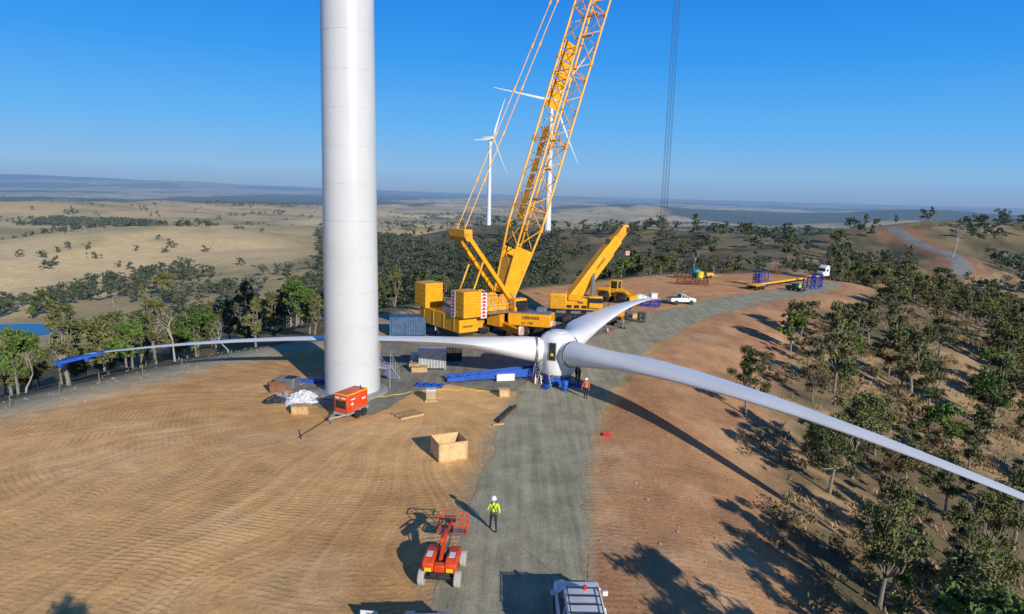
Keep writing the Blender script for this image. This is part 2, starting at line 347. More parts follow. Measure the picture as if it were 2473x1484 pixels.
def road():
    V=[];Fq=[];pts=[]
    for i in range(len(ROAD)-1):
        a=ROAD[i];b=ROAD[i+1];n=max(2,int(math.hypot(b[0]-a[0],b[1]-a[1])/.5))
        for k in range(n): t=k/n;pts.append(tuple(a[q]+(b[q]-a[q])*t for q in range(3)))
    pts.append(ROAD[-1]);pa=np.array(pts)
    for _ in range(3):
        kk=np.ones(9)/9
        for c in range(3): pa[4:-4,c]=np.convolve(pa[:,c],kk,'valid')
    n=len(pa);M=9
    for i in range(n):
        d=pa[min(i+1,n-1),:2]-pa[max(i-1,0),:2];d/=np.linalg.norm(d);nx=np.array([d[1],-d[0]])
        for j in range(M):
            s=(j/(M-1)*2-1)*pa[i,2]
            if j in(0,M-1): s+=math.copysign(1,s)*(float(fbm(np.array([i*.5]),np.array([j*9.]),2.2,41)[0])-.5)*1.2
            p=pa[i,:2]+nx*s;V.append((p[0],p[1],.03 if j not in(0,M-1) else .018))
    for i in range(n-1):
        for j in range(M-1): Fq.append((i*M+j,i*M+j+1,(i+1)*M+j+1,(i+1)*M+j))
    o=npmesh('gravel_road',np.array(V),np.array(Fq),GRAV,None,True);o['kind']='structure'
road()
def patch(name,pts,z,m,amp=.8):
    out=[]
    for i in range(len(pts)):
        a=Vector(pts[i][:2]);b=Vector(pts[(i+1)%len(pts)][:2]);n=max(1,int((b-a).length/.5))
        for k in range(n):
            p=a+(b-a)*k/n;q=(float(fbm(np.array([p.x]),np.array([p.y]),2.5,51)[0])-.5)*2*amp
            nrm=Vector(((b-a).y,-(b-a).x)).normalized();p=p+nrm*q;out.append((p.x,p.y,z))
    o=MB().add(out,[tuple(range(len(out)))]).build(name,m,smooth=False);o['kind']='structure'
patch('crane_hardstand',[P(*q) for q in((775,975),(830,1010),(900,1002),(965,975),(1000,950),(1085,930),(1200,945),(1300,940),(1460,880),(1590,790),(1560,752),(1330,755),(1290,738),(1150,775),(1010,790),(925,812),(918,850),(880,880),(800,930))],.012,GRAV2,.9)
ring=[(TC.x+(5+.5*math.sin(3*k))*math.cos(k*math.pi/24),TC.y+(4.6+.4*math.cos(5*k))*math.sin(k*math.pi/24),.022) for k in range(48)]
o=MB().add(ring,[tuple(range(48))]).build('gravel_apron',GRAV3,smooth=False);o['kind']='structure'
pts=[(POND[0]+21*math.cos(k*math.pi/24)*(1+.12*math.sin(3*k*math.pi/24)),POND[1]+15*math.sin(k*math.pi/24),POND[2]-.3) for k in range(48)]
o=MB().add(pts,[tuple(range(48))]).build('pond',mat('pond_water',(.03,.06,.14),.12,dust=0,spec=.9),smooth=False);o['kind']='structure'
# ------------------------------------------------------------ wind turbine tower
t=thing('wind_turbine_tower',TC,0,'tall white tubular steel tower rising out of the picture beside the red generator','tower')
HT=78.;r0=2.27;r1=1.72
def rz_(z): return r0+(r1-r0)*z/HT
prof=[(r0,.25)]+[(rz_(z),z) for z in np.linspace(.4,HT,30)]
MB().lathe(prof,n=96).build('tower_shell',TWR,t)
for z in(2.9,5.8,8.7,11.6,14.5,17.4,20.3,23.2,26.1,29.,45.,62.):
    w_=.010 if z in(14.5,29.,45.,62.) else .003
    MB().lathe([(rz_(z)+.001,z-.025),(rz_(z)+w_,z-.02),(rz_(z)+w_,z+.02),(rz_(z)+.001,z+.025)],n=96).build('flange_seam',SEAM,t)
MB().lathe([(r0+.12,.0),(r0+.12,.22),(r0+.02,.26)],n=64).build('base_flange',LGRY,t)
MB().lathe([(r0+.75,-.2),(r0+.75,.12),(r0+.7,.15),(r0+.1,.16)],n=64).build('concrete_plinth',CONC,t)
o=MB().box((0,0,0),(.06,.95,2.1)).build('door',LGRY,t,.02);a=R(20);o.location=((r0+.0)*math.cos(a),(r0)*math.sin(a),3.2);o.rotation_euler=(0,0,a)
MB().box((0,1.2,HT+1.9),(4,11,3.8)).build('nacelle',TWR,t,.5)
# access stairs
s0=P(952,916);s1=Vector((TC.x+2.6,TC.y+.9,2.1))
t=thing('access_stairs',s0,0,'grey steel stairs with handrails leading up to the tower door','stairs')
mb=MB(s0);dv=Vector((s1.x-s0.x,s1.y-s0.y,0)).normalized();sd=Vector((-dv.y,dv.x,0))
MB(s0).bar(s0+sd*.5+Vector((0,0,.1)),s1+sd*.5,.06,.22).build('stringer',LGRY,t);MB(s0).bar(s0-sd*.5+Vector((0,0,.1)),s1-sd*.5,.06,.22).build('stringer',LGRY,t)
for k in range(10):
    p=s0.lerp(s1,(k+.6)/10.5);MB(s0).box(p,(.28,.96,.04),math.atan2(dv.y,dv.x)).build('tread',LGRY,t)
for q in(-.52,.52):
    mb=MB(s0);mb.tube(s0+sd*q+Vector((0,0,1.05)),s1+sd*q+Vector((0,0,1.05)),.03,n=6);mb.tube(s0+sd*q+Vector((0,0,.6)),s1+sd*q+Vector((0,0,.6)),.02,n=6)
    for k in range(5): p=s0.lerp(s1,k/4)+sd*q;mb.tube(p,p+Vector((0,0,1.05)),.025,n=6)
    mb.build('handrail',LGRY,t)
mb=MB(s0);mb.box((s1+dv*.4),(1.1,1.1,.08),math.atan2(dv.y,dv.x))
for q in(-.45,.45): p=s1+sd*q;mb.tube(p,(p.x,p.y,0),.04,n=6)
mb.build('landing',LGRY,t)
# ------------------------------------------------------------ rotor on the ground
HB=Vector((4.3,60.2,0))
rot=thing('wind_turbine_rotor',HB,0,'white three bladed rotor lying flat on a blue stand beside the road','rotor')
def hubshape():
    n=60;vs=[];prof=[(1.0,1.0,0),(1.5,1.08,.1),(1.72,1.5,.6),(1.78,2.2,1),(1.78,3.3,1),(1.66,3.95,.8),(1.42,4.45,.5),(1.12,4.72,.2),(.85,4.8,0)]
    for r,z,k in prof:
        for i in range(n):
            a=2*math.pi*i/n;q=r*(1+.20*k*max(0,math.cos(3*(a-R(65.2))))**1.5-.08*k);vs.append((q*math.cos(a),q*math.sin(a),z))
    m=len(prof);return MB().add(vs,[(j*n+i,j*n+(i+1)%n,(j+1)*n+(i+1)%n,(j+1)*n+i) for j in range(m-1) for i in range(n)]+[tuple(range(n-1,-1,-1)),tuple(range((m-1)*n,m*n))])
hubshape().build('spinner',BLD,rot)
MB().lathe([(.78,4.8),(.8,4.86),(.5,4.93),(.1,4.95)],n=28).build('spinner_cap',WHT,rot)
MB().lathe([(.9,1.0),(1.3,1.0),(1.3,.85),(.9,.85)],n=28).build('main_flange',GRY,rot)
a=R(248);hx,hy=1.64*math.cos(a),1.64*math.sin(a)
o=MB().box((0,0,0),(.12,.62,1.5)).build('hatch',DARK,rot,.05);o.location=(hx,hy,3.25);o.rotation_euler=(0,R(-4),a)
o=MB().box((0,0,0),(.12,.74,1.62)).build('hatch_frame',GRY,rot,.06);o.location=(hx*.985,hy*.985,3.25);o.rotation_euler=(0,R(-4),a)
o=MB().box((0,0,0),(.05,.22,.24)).build('hatch_label',YRP,rot);o.location=(1.73*math.cos(a),1.73*math.sin(a),3.0);o.rotation_euler=(0,R(-4),a)
def blade_mesh(L=41.,base=2.9,hubr=1.5,k=1.,a=.119,b=-.00315):
    mb=MB();n=22;vs=[];ts=[hubr,2.2,3,4,5,6.5,8,9.5,11.5,14,17,20,24,28,32,35,38,39.5,40.5,40.95]
    ts=[hubr+(q-1.5)/(40.95-1.5)*(L-hubr) if q>1.5 else hubr for q in ts]
    for t in ts:
        u=t/L
        cc=np.interp(u,[0,.06,.2,.35,.6,.85,.97,1],[2.25,2.25,3.15,2.6,1.6,.9,.5,.12])*k
        th=np.interp(u,[0,.06,.22,.35,.6,.85,1],[2.25,2.25,1.15,.72,.4,.18,.03])*k
        bl=float(ss(.05,.22,np.array(u)));tw=R(13)*(1-u)*bl
        for q in range(n):
            A=2*math.pi*q/n;c=math.cos(A);s=math.sin(A)
            Y=cc*(.5*c)+bl*cc*.2;sh=(1-bl)+bl*(max(0,(1-c)/2)**.6*1.15+.04)
            Z=th*.5*s*sh
            y2=Y*math.cos(tw)-Z*math.sin(tw);z2=Y*math.sin(tw)+Z*math.cos(tw)
            vs.append((t,y2,base+a*t+b*t*t+z2))
    m=len(ts);fs=[(j*n+i,j*n+(i+1)%n,(j+1)*n+(i+1)%n,(j+1)*n+i) for j in range(m-1) for i in range(n)]+[tuple(range(n-1,-1,-1)),tuple(range((m-1)*n,m*n))]
    return mb.add(vs,fs)
bl0=blade_mesh().build('blade',BLD,rot);blades=[bl0]
rg=MB().lathe([(1.1,1.95),(1.2,1.97),(1.2,2.15),(1.1,2.17)],c=(0,0,3.1),n=32,M=Matrix.Rotation(R(90),3,'Y')).build('root_ring',GRY,bl0)
for k in(1,2):
    c=bl0.copy();COL.objects.link(c);c.parent=rot;r_=rg.copy();COL.objects.link(r_);r_.parent=c;blades.append(c)
for o,a in zip(blades,(185.2,-54.8,65.2)): o.rotation_euler=(0,0,R(a))
mb=MB();z0=2.9+.119*39.5-.00315*39.5**2;mb.add([(39.2,-.45,z0-.1),(39.2,.55,z0-.1),(39.2,.55,z0+.12),(39.2,-.45,z0+.12),(43.,-.8,1.65),(43.,.8,1.65),(43.,.8,1.95),(43.,-.8,1.95)],[(0,1,2,3),(7,6,5,4),(0,4,5,1),(1,5,6,2),(2,6,7,3),(3,7,4,0)])
mb.bar((40.5,-.7,2.3),(40.5,.7,2.3),.25,.5).bar((42.6,-.8,1.8),(42.6,.8,1.8),.2,.5)
o=mb.build('blade_tip_cover',BLU,bl0);o['label']='blue cover over the tip of the left blade'
t=thing('hub_stand',HB,R(15),'blue steel stand carrying the white rotor hub','stand')
MB().lathe([(1.25,.12),(1.25,.84),(1.05,.84)],n=28).build('stand_ring',BLU,t)
for k in range(4):
    a=R(45+90*k);MB().bar((.9*math.cos(a),.9*math.sin(a),.16),(2.3*math.cos(a),2.3*math.sin(a),.16),.35,.3).box((2.3*math.cos(a),2.3*math.sin(a),.05),(.7,.7,.1),a).build('leg',BLU,t)
a0=P(1078,922);b0=Vector((2.3,61.6,0))
t=thing('transport_beam',a0,0,'long wedge shaped blue steel beam lying under the left blade by the hub','beam')
d=(b0-a0).normalized();n=Vector((-d.y,d.x,0))
for q in(-.55,.55):
    mb=MB(a0);mb.bar(a0+n*q+Vector((0,0,.3)),b0+n*q+Vector((0,0,.75)),.18,.35,.18,.8);mb.build('side_beam',BLU,t,.02)
for k in range(9):
    p=a0.lerp(b0,(k+.3)/9);z=.3+.45*(k+.3)/9;MB(a0).bar(p-n*.55+Vector((0,0,z)),p+n*.55+Vector((0,0,z)),.12,.15).build('cross_member',BLU,t)
MB(a0).box(b0-d*3.0+n*-.75+Vector((0,0,.4)),(1.7,.4,.65),math.atan2(d.y,d.x)).build('toolbox',WHT,t,.06)
def ladder(loc,rz,h,w,label,lean=.3):
    t=thing('step_ladder',loc,rz,label,'ladder')
    for s in(-1,1):
        MB().bar((s*w/2,-lean*h,0),(s*w/2*.6,0,h),.06,.1).build('rail',LGRY,t);MB().bar((s*w/2,lean*h,0),(s*w/2*.6,0,h),.06,.07).build('rear_leg',LGRY,t)
    for k in range(int(h/.3)):
        f=(k+1)/(h/.3+1);ww=w*(1-.4*f);MB().bar((-ww/2,-lean*h*(1-f),h*f),(ww/2,-lean*h*(1-f),h*f),.08,.03).build('rung',LGRY,t)
ladder(P(1318,932),R(55),3.1,.8,'tall aluminium step ladder standing in front of the rotor hub',.25)
ladder(P(1296,924),R(15),2.3,.6,'shorter aluminium ladder at the root of the left blade',.2)
def drum(px,py,r,h,m,label):
    o=MB().lathe([(r*.96,0),(r,.03),(r,h*.32),(r*1.03,h*.34),(r,h*.36),(r,h*.64),(r*1.03,h*.66),(r,h*.68),(r,h-.03),(r*.96,h),(r*.9,h-.02)],n=20).build('drum',m);o.location=P(px,py);tag(o,label,'drum')
drum(1364,945,.3,.95,BLU,'blue plastic drum standing near the people beside the rotor hub')
# ------------------------------------------------------------ people
def person(name_label,loc,yaw,shirt,vest=None,stride=.28,arms=(.18,-.15),trous=NAVY,sc=1.):
    bm=bmesh.new();L=bm.verts.layers.skin.verify()
    def v(co,r,r2=None,par=None):
        q=bm.verts.new(co);q[L].radius=(r,r2 or r)
        if par: bm.edges.new((par,q))
        return q
    pel=v((0,0,.95),.15,.11);pel[L].use_root=True
    sp=v((0,0,1.12),.135,.10,pel);ch=v((0,.01,1.32),.17,.12,sp);nk=v((0,0,1.49),.055,.055,ch);hd=v((0,.02,1.58),.075,.085,nk);ht=v((0,.015,1.69),.085,.095,hd);tp=v((0,.01,1.76),.05,.05,ht)
    ns=v((0,.115,1.62),.018,.018,hd)
    for s,sw in((-1,1),(1,-1)):
        sh=v((s*.19,0,1.42),.065,.07,ch);ay=arms[0 if s<0 else 1]
        el=v((s*.27,ay*.4-.02,1.16),.045,.045,sh);wr=v((s*.29,ay+.08,.93),.03,.03,el);pa=v((s*.29,ay+.10,.86),.035,.02,wr)
        for k in range(4): f=v((s*.285,ay+.075+.018*k,.80),.009,.009,pa);v((s*.28,ay+.085+.018*k,.765+.004*abs(k-1)),.008,.008,f)
        v((s*.27,ay+.15,.84),.01,.01,pa)
        st=stride*sw
        hp=v((s*.095,0,.88),.1,.1,pel);kn=v((s*.11,st*.55+.04,.49),.065,.065,hp);an=v((s*.115,st-(.05 if st<0 else 0),.10+(.05 if st<0 else 0)),.045,.045,kn);v((s*.12,st+.13,.05),.045,.035,an)
    me=bpy.data.meshes.new('p');bm.to_mesh(me);bm.free();o=bpy.data.objects.new('p',me);COL.objects.link(o)
    o.modifiers.new('s','SKIN').use_smooth_shade=True;ms=o.modifiers.new('u','SUBSURF');ms.levels=2;ms.render_levels=2
    bpy.context.view_layer.update();m2=bpy.data.meshes.new_from_object(o.evaluated_get(bpy.context.evaluated_depsgraph_get()));bpy.data.objects.remove(o)
    m2.materials.clear()
    for q in(SKIN,shirt,trous,BOOT): m2.materials.append(q)
    for p in m2.polygons:
        c=p.center
        if c.z>1.49: i=0
        elif abs(c.x)>.2 and c.z<.95: i=0
        elif c.z>.98: i=1
        elif c.z>.15: i=2
        else: i=3
        p.material_index=i
    t=thing('person',loc,yaw,name_label,'person')
    b=bpy.data.objects.new('body',m2);COL.objects.link(b);b.parent=t;t.scale=(sc,)*3
    MB().lathe([(.155,1.66),(.13,1.67),(.128,1.72),(.11,1.78),(.07,1.82),(.01,1.835)],c=(0,.015,0),n=18).build('hard_hat',HELM,t)
    if vest:
        mb=MB()
        for s in(-1,1):
            mb.path([(s*.05,-.135,1.0),(s*.09,-.15,1.2),(s*-.02,-.155,1.33),(s*.11,-.1,1.47),(s*.11,.06,1.49),(s*.1,.15,1.3),(s*.08,.13,1.0)],.018,5)
        mb.lathe([(.165,.99),(.175,.99),(.175,1.04),(.165,1.04)],n=16,M=Matrix.Diagonal((1,.82,1)))
        mb.build('harness',vest,t)
    else:
        MB().lathe([(.178,1.1),(.185,1.1),(.185,1.15),(.178,1.15)],n=16,M=Matrix.Diagonal((1,.82,1))).build('reflective_band',LGRY,t)
    return t
person('person in yellow hi-vis shirt, harness and white helmet walking along the gravel road',P(1191,1284),R(8),HIV,DARK,sc=1.05)
person('person in orange hi-vis vest and white helmet standing beside the rotor stand',P(1414,963),R(160),HIO,None,.06,(.05,.05))
person('person in dark clothes with orange shoulders nearest the blade root',P(1398,930),R(100),NAVY,HIO,.05,(.1,.1))
person('person in dark clothes standing partly behind the orange vested one',P(1391,920),R(-60),NAVY,None,.05,(.1,.1))
# ------------------------------------------------------------ wheels and vehicles
def wheel(parent,x,y,r,w,tm=RUB,rm=LGRY,z=None,name='wheel'):
    M=Matrix.Rotation(R(90),3,'X');z=r if z is None else z
    o=MB().lathe([(r*.55,-w/2),(r*.9,-w/2),(r,-w*.36),(r,w*.36),(r*.9,w/2),(r*.55,w/2)],n=24,M=M).build(name,tm,parent);o.location=(x,y,z)
    MB().lathe([(r*.1,-w*.42),(r*.3,-w*.5),(r*.56,-w*.38),(r*.56,w*.38),(r*.3,w*.5),(r*.1,w*.42)],n=18,M=M).build('rim',rm,o)
    return o
def car(name,loc,yaw,label,cat,paint,ute=False,rack=True,L=4.9,W=1.86,Hh=1.85):
    t=thing(name,loc,yaw,label,cat);h=L/2
    low=[(-h,.45),(-h+.03,1.0),(h-1.25,1.12),(h-.25,1.02),(h,.8),(h,.42)]
    if ute: low=[(-h,.5),(-h,1.12),(h-1.3,1.15),(h-.2,1.05),(h,.8),(h,.42)]
    MB().prism(low,-W/2,W/2).build('body',paint,t,.09)
    rx=-h+.15 if not ute else -h+1.75
    def cab(z0,z1,x0,x1,x2,x3,w0,w1):
        return MB().add([(x0,-w0,z0),(x3,-w0,z0),(x3,w0,z0),(x0,w0,z0),(x1,-w1,z1),(x2,-w1,z1),(x2,w1,z1),(x1,w1,z1)],[(3,2,1,0),(4,5,6,7),(0,1,5,4),(2,3,7,6),(1,2,6,5),(0,4,7,3)])
    fw=h-1.25
    cab(1.05,Hh-.1,rx,rx+.2,fw-.75,fw,W/2-.06,W/2-.2).build('window_glass',GLS,t,.03)
    cab(Hh-.13,Hh,rx+.15,rx+.25,fw-.85,fw-.68,W/2-.19,W/2-.25).build('roof',paint,t,.04)
    for s in(-1,1):
        MB().bar((fw,s*(W/2-.08),1.08),(fw-.76,s*(W/2-.21),Hh-.08),.07,.07).build('pillar',paint,t)
        for xx in(rx+.1,rx+(fw-rx)*.42): MB().bar((xx,s*(W/2-.045),1.05),(xx+.06,s*(W/2-.19),Hh-.08),.1,.05).build('pillar',paint,t)
        MB().box((fw-.1,s*(W/2+.12),1.18),(.14,.22,.2)).build('door_mirror',paint,t,.03)
        MB().box((h-.08,s*(W/2-.28),.86),(.16,.36,.16)).build('headlight',LGRY,t,.03);MB().box((-h-.0,s*(W/2-.15),.9),(.08,.16,.35)).build('tail_light',REDP,t)
    MB().box((h+.03,0,.55),(.16,W*.8,.28)).build('bumper',DARK,t,.04);MB().box((fw+.05,0,1.115),(.12,W*.75,.03)).build('wiper_cowl',DARK,t)
    MB().box((h-.02,0,.82),(.06,.8,.16)).build('grille',DARK,t)
    MB().box((-h-.012,0,.62),(.02,.5,.13)).build('number_plate',WHT,t)
    for x in(h-.85,-h+.95):
        for s in(-1,1): wheel(t,x,s*(W/2-.1),.38,.25)
    if ute: MB().box((-h+.85,0,1.13),(1.5,W-.3,.06)).build('tray_bed',DARK,t)
    if rack:
        mb=MB()
        for s in(-1,1): mb.tube((rx+.3,s*.6,Hh+.1),(fw-.9,s*.6,Hh+.1),.022,n=6)
        for k in range(5): x=rx+.35+(fw-1.3-rx)*k/4;mb.bar((x,-.62,Hh+.09),(x,.62,Hh+.09),.06,.025)
        for s in(-1,1):
            for x in(rx+.4,fw-1.0): mb.tube((x,s*.6,Hh-.02),(x,s*.6,Hh+.1),.02,n=5)
        mb.build('roof_rack',DARK,t)
        MB().lathe([(.09,Hh-.01),(.09,Hh+.12),(.05,Hh+.16)],c=(fw-.9,-.1,0),n=12).build('beacon',REDP,t)
        MB().tube((h-.1,-.5,.9),(h+.0,-.5,2.1),.012,n=5).build('aerial',DARK,t)
    return t
f=P(1392,1396,1.05);car('four_wheel_drive',(f.x,f.y-2.45,0.03),R(91),'white four wheel drive with roof rack at the bottom edge on the gravel road','car',WHT)
f=P(1045,1467,1.1);car('four_wheel_drive',(f.x,f.y-2.45,0.03),R(95),'silver vehicle just showing its bonnet at the bottom edge below the boom lift','car',SILV,rack=False)
u=P(1645,735);car('utility_truck',u,R(12),'white utility vehicle parked on the roadside near the wheel loader','utility truck',WHT,ute=True,rack=False,L=4.4,W=1.75,Hh=1.7)
u=P(1921,703);t=car('utility_truck',u,R(-60),'dark utility vehicle parked beside the long yellow trailer','utility truck',mat('dark_green_paint',(.03,.06,.04),.4),ute=True,rack=False,L=4.6)
t.scale=(.8,.8,.8)
person('tiny person in yellow vest beside the dark vehicle near the trailer',P(1930,708),R(0),HIV)
s=P(892,1510);t=thing('notice_board',s,R(-6),'white notice board on two posts at the bottom edge of the dirt pad','sign')
MB().box((0,0,.42),(.72,.03,.4)).build('board',WHT,t)
text('NO',.14,DARK,t,(0,-.02,.5),(R(90),0,0))
for q in(-.3,.3): MB().tube((q,.03,0),(q,.03,.6),.02,n=6).build('post',GRY,t)
# boom lift
f=P(1063,1420)
t=thing('boom_lift',(f.x,f.y+1.0,0),R(86),'orange red articulated boom lift with white tyres parked on the dirt beside the road','boom lift');t.scale=(.86,.86,.86)
MB().box((.1,0,.55),(2.3,1.0,.35)).box((-.95,0,.45),(.25,1.7,.2)).box((1.05,0,.45),(.25,1.7,.2)).build('chassis',DARK,t,.04)
for x in(-.95,1.05):
    for s in(-1,1): wheel(t,x,s*.92,.42,.32,mat('white_rubber',(.42,.41,.38),.8),DARK)
MB().lathe([(.5,.7),(.5,.85)],n=20).build('turntable',GRY,t)
for y0,y1 in((-.88,-.28),(.28,.88)): MB().prism([(-1.15,.8),(-1.2,1.25),(-.8,1.45),(.2,1.4),(.9,1.2),(.95,.85)],y0,y1).build('side_cowl',RED,t,.08)
MB().prism([(-1.15,.8),(-1.22,1.2),(-.85,1.25),(-.85,.8)],-.28,.28).build('counterweight',RED,t,.05)
MB().box((-.2,0,1.0),(1.3,.5,.35)).build('engine_bay',DARK,t)
for s in(-1,1): MB().box((-1.24,s*.55,1.0),(.03,.34,.2)).build('warning_label',YRP,t);MB().box((-.5,s*.58,1.46),(.5,.3,.02)).build('warning_label',WHT,t)
MB().bar((-.6,0,1.15),(1.4,.05,1.75),.2,.24).build('lower_arm',RED,t,.02)
MB().bar((1.4,.05,1.8),(-.1,.05,2.0),.18,.22).build('upper_arm',RED,t,.02)
MB().bar((-.1,.05,2.0),(2.8,0,1.5),.18,.22).build('fly_boom',RED,t,.02)
MB().path([(-.4,.2,1.3),(.6,.22,1.7),(1.4,.2,1.9),(.2,.2,2.15),(2.0,.18,1.85),(2.9,.15,1.5)],.035,6).build('hydraulic_hose',DARK,t)
MB().path([(-.3,-.2,1.35),(.7,-.25,1.6),(1.5,-.2,1.75),(.4,-.2,2.1),(1.6,-.2,1.95)],.03,6).build('hydraulic_hose',DARK,t)
MB().tube((0,-.1,1.2),(1.1,-.05,1.6),.06,n=8).build('lift_cylinder',LGRY,t)
b=MB()
bx0,bx1,by=2.95,3.65,.82;z0=.7
for z in(z0+.1,z0+.55,z0+1.05):
    for q in range(4):
        A=[(bx0,-by),(bx1,-by),(bx1,by),(bx0,by)];b.tube((*A[q],z),(*A[(q+1)%4],z),.028,n=6)
for q in((bx0,-by),(bx1,-by),(bx1,by),(bx0,by),(bx0,0),(bx1,0),(bx1,-.5),(bx1,.5)): b.tube((*q,z0),(*q,z0+1.05),.028,n=6)
b.build('basket',RED,t);MB().box((3.3,0,z0),(.75,1.68,.06)).build('basket_floor',GRY,t);MB().box((3.05,.1,z0+.9),(.25,.6,.3)).build('control_box',DARK,t,.03)
MB().bar((2.75,0,1.5),(2.95,0,.9),.15,.2).build('basket_mount',DARK,t)
# generator trailer
a0=P(792,1028);b0=P(878,992);yaw=math.atan2(a0.y-b0.y,a0.x-b0.x);c=a0.lerp(b0,.62)
t=thing('generator_trailer',c,yaw,'red generator on a twin axle trailer parked in front of the white tower','generator');t.scale=(.94,.94,1)
MB().box((-.1,0,1.25),(2.5,1.35,1.35)).build('housing',RED,t,.06);MB().box((-.1,0,1.95),(2.56,1.41,.06)).build('lid_edge',YRP,t,.02);MB().box((-.1,0,2.0),(2.3,1.2,.06)).build('lid',RED,t,.02)
MB().box((-.1,0,.5),(2.7,1.4,.14)).build('frame',LGRY,t)
MB().bar((1.2,.5,.48),(2.5,0,.45),.08,.1).bar((1.2,-.5,.48),(2.5,0,.45),.08,.1).build('drawbar',LGRY,t);MB().tube((2.3,.0,.8),(2.3,0,.02),.04,n=8).build('jockey_stand',GRY,t)
for x in(-.65,.1):
    for s in(-1,1): wheel(t,x,s*.82,.33,.2,rm=WHT)
for s in(-1,1):
    MB().bar((-1.05,s*.82,.72),(.5,s*.82,.72),.26,.04).build('mudguard',LGRY,t)
    for k in range(3): MB().box((-.9+.8*k,s*.682,1.25),(.68,.015,1.1)).build('door_panel',RED,t,.01)
    for q in((-.8,.4,1.35,.14),(.5,.5,1.55,.1),(.6,.25,1.2,.2)): MB().box((q[0],s*.695,q[2]),(q[1],.01,q[3])).build('white_marking',WHT,t)
MB().box((1.165,0,1.2),(.02,1.0,.6)).build('radiator_grille',DARK,t)
for y_ in(-.3,.3): MB().box((1.18,y_,1.7),(.02,.4,.12)).build('white_marking',WHT,t)
MB().tube((-.9,.3,2.0),(-.9,.3,2.25),.05,n=8).build('exhaust',DARK,t)
# ------------------------------------------------------------ big lattice crane
S=Vector((-2.1,82.1,0));ca=math.atan2(.62,.78);fx=Vector((math.cos(ca),math.sin(ca),0));lf_=Vector((-fx.y,fx.x,0))
def SL(x,y,z): return S+fx*x+lf_*y+Vector((0,0,z))
cr=thing('lattice_boom_crane',S,0,'huge yellow lattice boom crane with counterweight stacks behind the rotor','crane')
def M_(): return MB(S)
cd=R(-14);cx=Vector((math.cos(cd),math.sin(cd),0));cn=Vector((-cx.y,cx.x,0))
def CL(x,y,z): return S+cx*x+cn*y+Vector((0,0,z))
M_().box(CL(1.,0,1.35),(13,2.2,.7),cd).build('carrier_chassis',DARK,cr,.05)
M_().box(CL(4.7,-.3,2.15),(5.2,2.8,1.5),cd).build('carrier_deck',YEL,cr,.12)
M_().box(CL(4.7,-.3,2.96),(4.6,2.2,.12),cd).build('deck_plate',GRY,cr,.02)
M_().box(CL(3.4,.1,3.3),(1.2,1.6,.6),cd).build('valve_block',DARK,cr,.04)
M_().box(CL(5.8,.3,3.25),(1.1,1.2,.5),cd).build('tool_locker',GRY,cr,.04)
M_().box(CL(.6,-1.7,2.0),(2.0,.9,1.5),cd+R(-20)).build('side_locker',YELD,cr,.08)
for k in range(6):
    for s in(-1,1):
        w=wheel(cr,0,0,.72,.55);w.location=CL(-4.2+1.9*k+(1.2 if k>2 else 0)-.6,s*1.25,.72)-S;w.rotation_euler=(0,0,cd)
text('LIEBHERR',.5,DARK,cr,CL(4.9,-1.715,2.45)-S,(R(90),0,cd));text('LG 1750',.42,DARK,cr,CL(4.5,-1.715,1.8)-S,(R(90),0,cd))
def stripes(c,w,h,rz,parent):
    o=MB().box((0,0,0),(w,.05,h)).build('warning_plate',WHT,parent);o.location=c;o.rotation_euler=(0,0,rz)
    mb=MB()
    for k in range(-3,4):
        x0=k*w/3.2
        pts=[(x0,-h/2),(x0+w/6.4,-h/2),(x0+w/6.4+h*.6,h/2),(x0+h*.6,h/2)]
        pts=[(min(max(a,-w/2),w/2),b) for a,b in pts]
        if abs(pts[1][0]-pts[0][0])+abs(pts[2][0]-pts[3][0])<.03: continue
        mb.add([(a,-.03,b) for a,b in pts],[(0,1,2,3)])
    mb.build('red_stripes',REDP,o);return o
for k,(ax_,ay,ln) in enumerate(((-1,-1,7.5),(1,-1,6.2),(-1,1,6.5),(1,1,6.5))):
    a=cd+R(45)+R({(-1,-1):180,(1,-1):-90,(-1,1):90,(1,1):0}[(ax_,ay)]);dr=Vector((math.cos(a),math.sin(a),0))
    p0=S+dr*1.6+Vector((0,0,1.3));p1=S+dr*ln+Vector((0,0,1.2))
    M_().bar(p0,p1,.7,.9,.5,.6).build('outrigger_beam',YELD if k<2 else DARK,cr,.04)
    M_().tube(p1+Vector((0,0,.5)),p1-Vector((0,0,1.0)),.16,n=12).build('outrigger_jack',GRY,cr)
    M_().box((p1.x,p1.y,.12),(1.9,1.9,.22),a).build('outrigger_pad',DARK,cr)
    if k<2: stripes(p1-S+dr*.1+Vector((0,-.45,.3)),.6,1.0,0,cr)
stripes(CL(7.6,-1.4,1.7)-S,.6,1.0,cd,cr)
M_().lathe([(1.5,1.7),(1.6,1.9),(1.6,2.3),(1.4,2.4)],c=S,n=32).build('slewing_ring',DARK,cr)
M_().box(SL(-1.2,0,3.1),(7.0,2.9,1.5),ca).build('superstructure',YEL,cr,.1)
for q in(-3.6,-2.2,-.4,1.2): M_().box(SL(q,-1.46,2.75),(.7,.04,.5),ca).build('service_hatch',DARK,cr)
M_().box(SL(-6.8,0,2.45),(2.6,8.6,1.9),ca).build('ballast_frame',YEL,cr,.1)
M_().box(SL(-6.8,0,1.25),(2.0,7.6,.5),ca).build('ballast_tray',DARK,cr,.05)
for q in(-3.2,-1.1,1.1,3.2): M_().box(SL(-8.12,q,2.45),(.06,.12,1.7),ca).build('frame_rib',YELD,cr)
text('LIEBHERR',.34,DARK,cr,SL(-7,-4.32,2.2)-S,(R(90),0,ca));text('RMS',.5,DARK,cr,SL(-2.6,-1.47,3.4)-S,(R(90),0,ca))
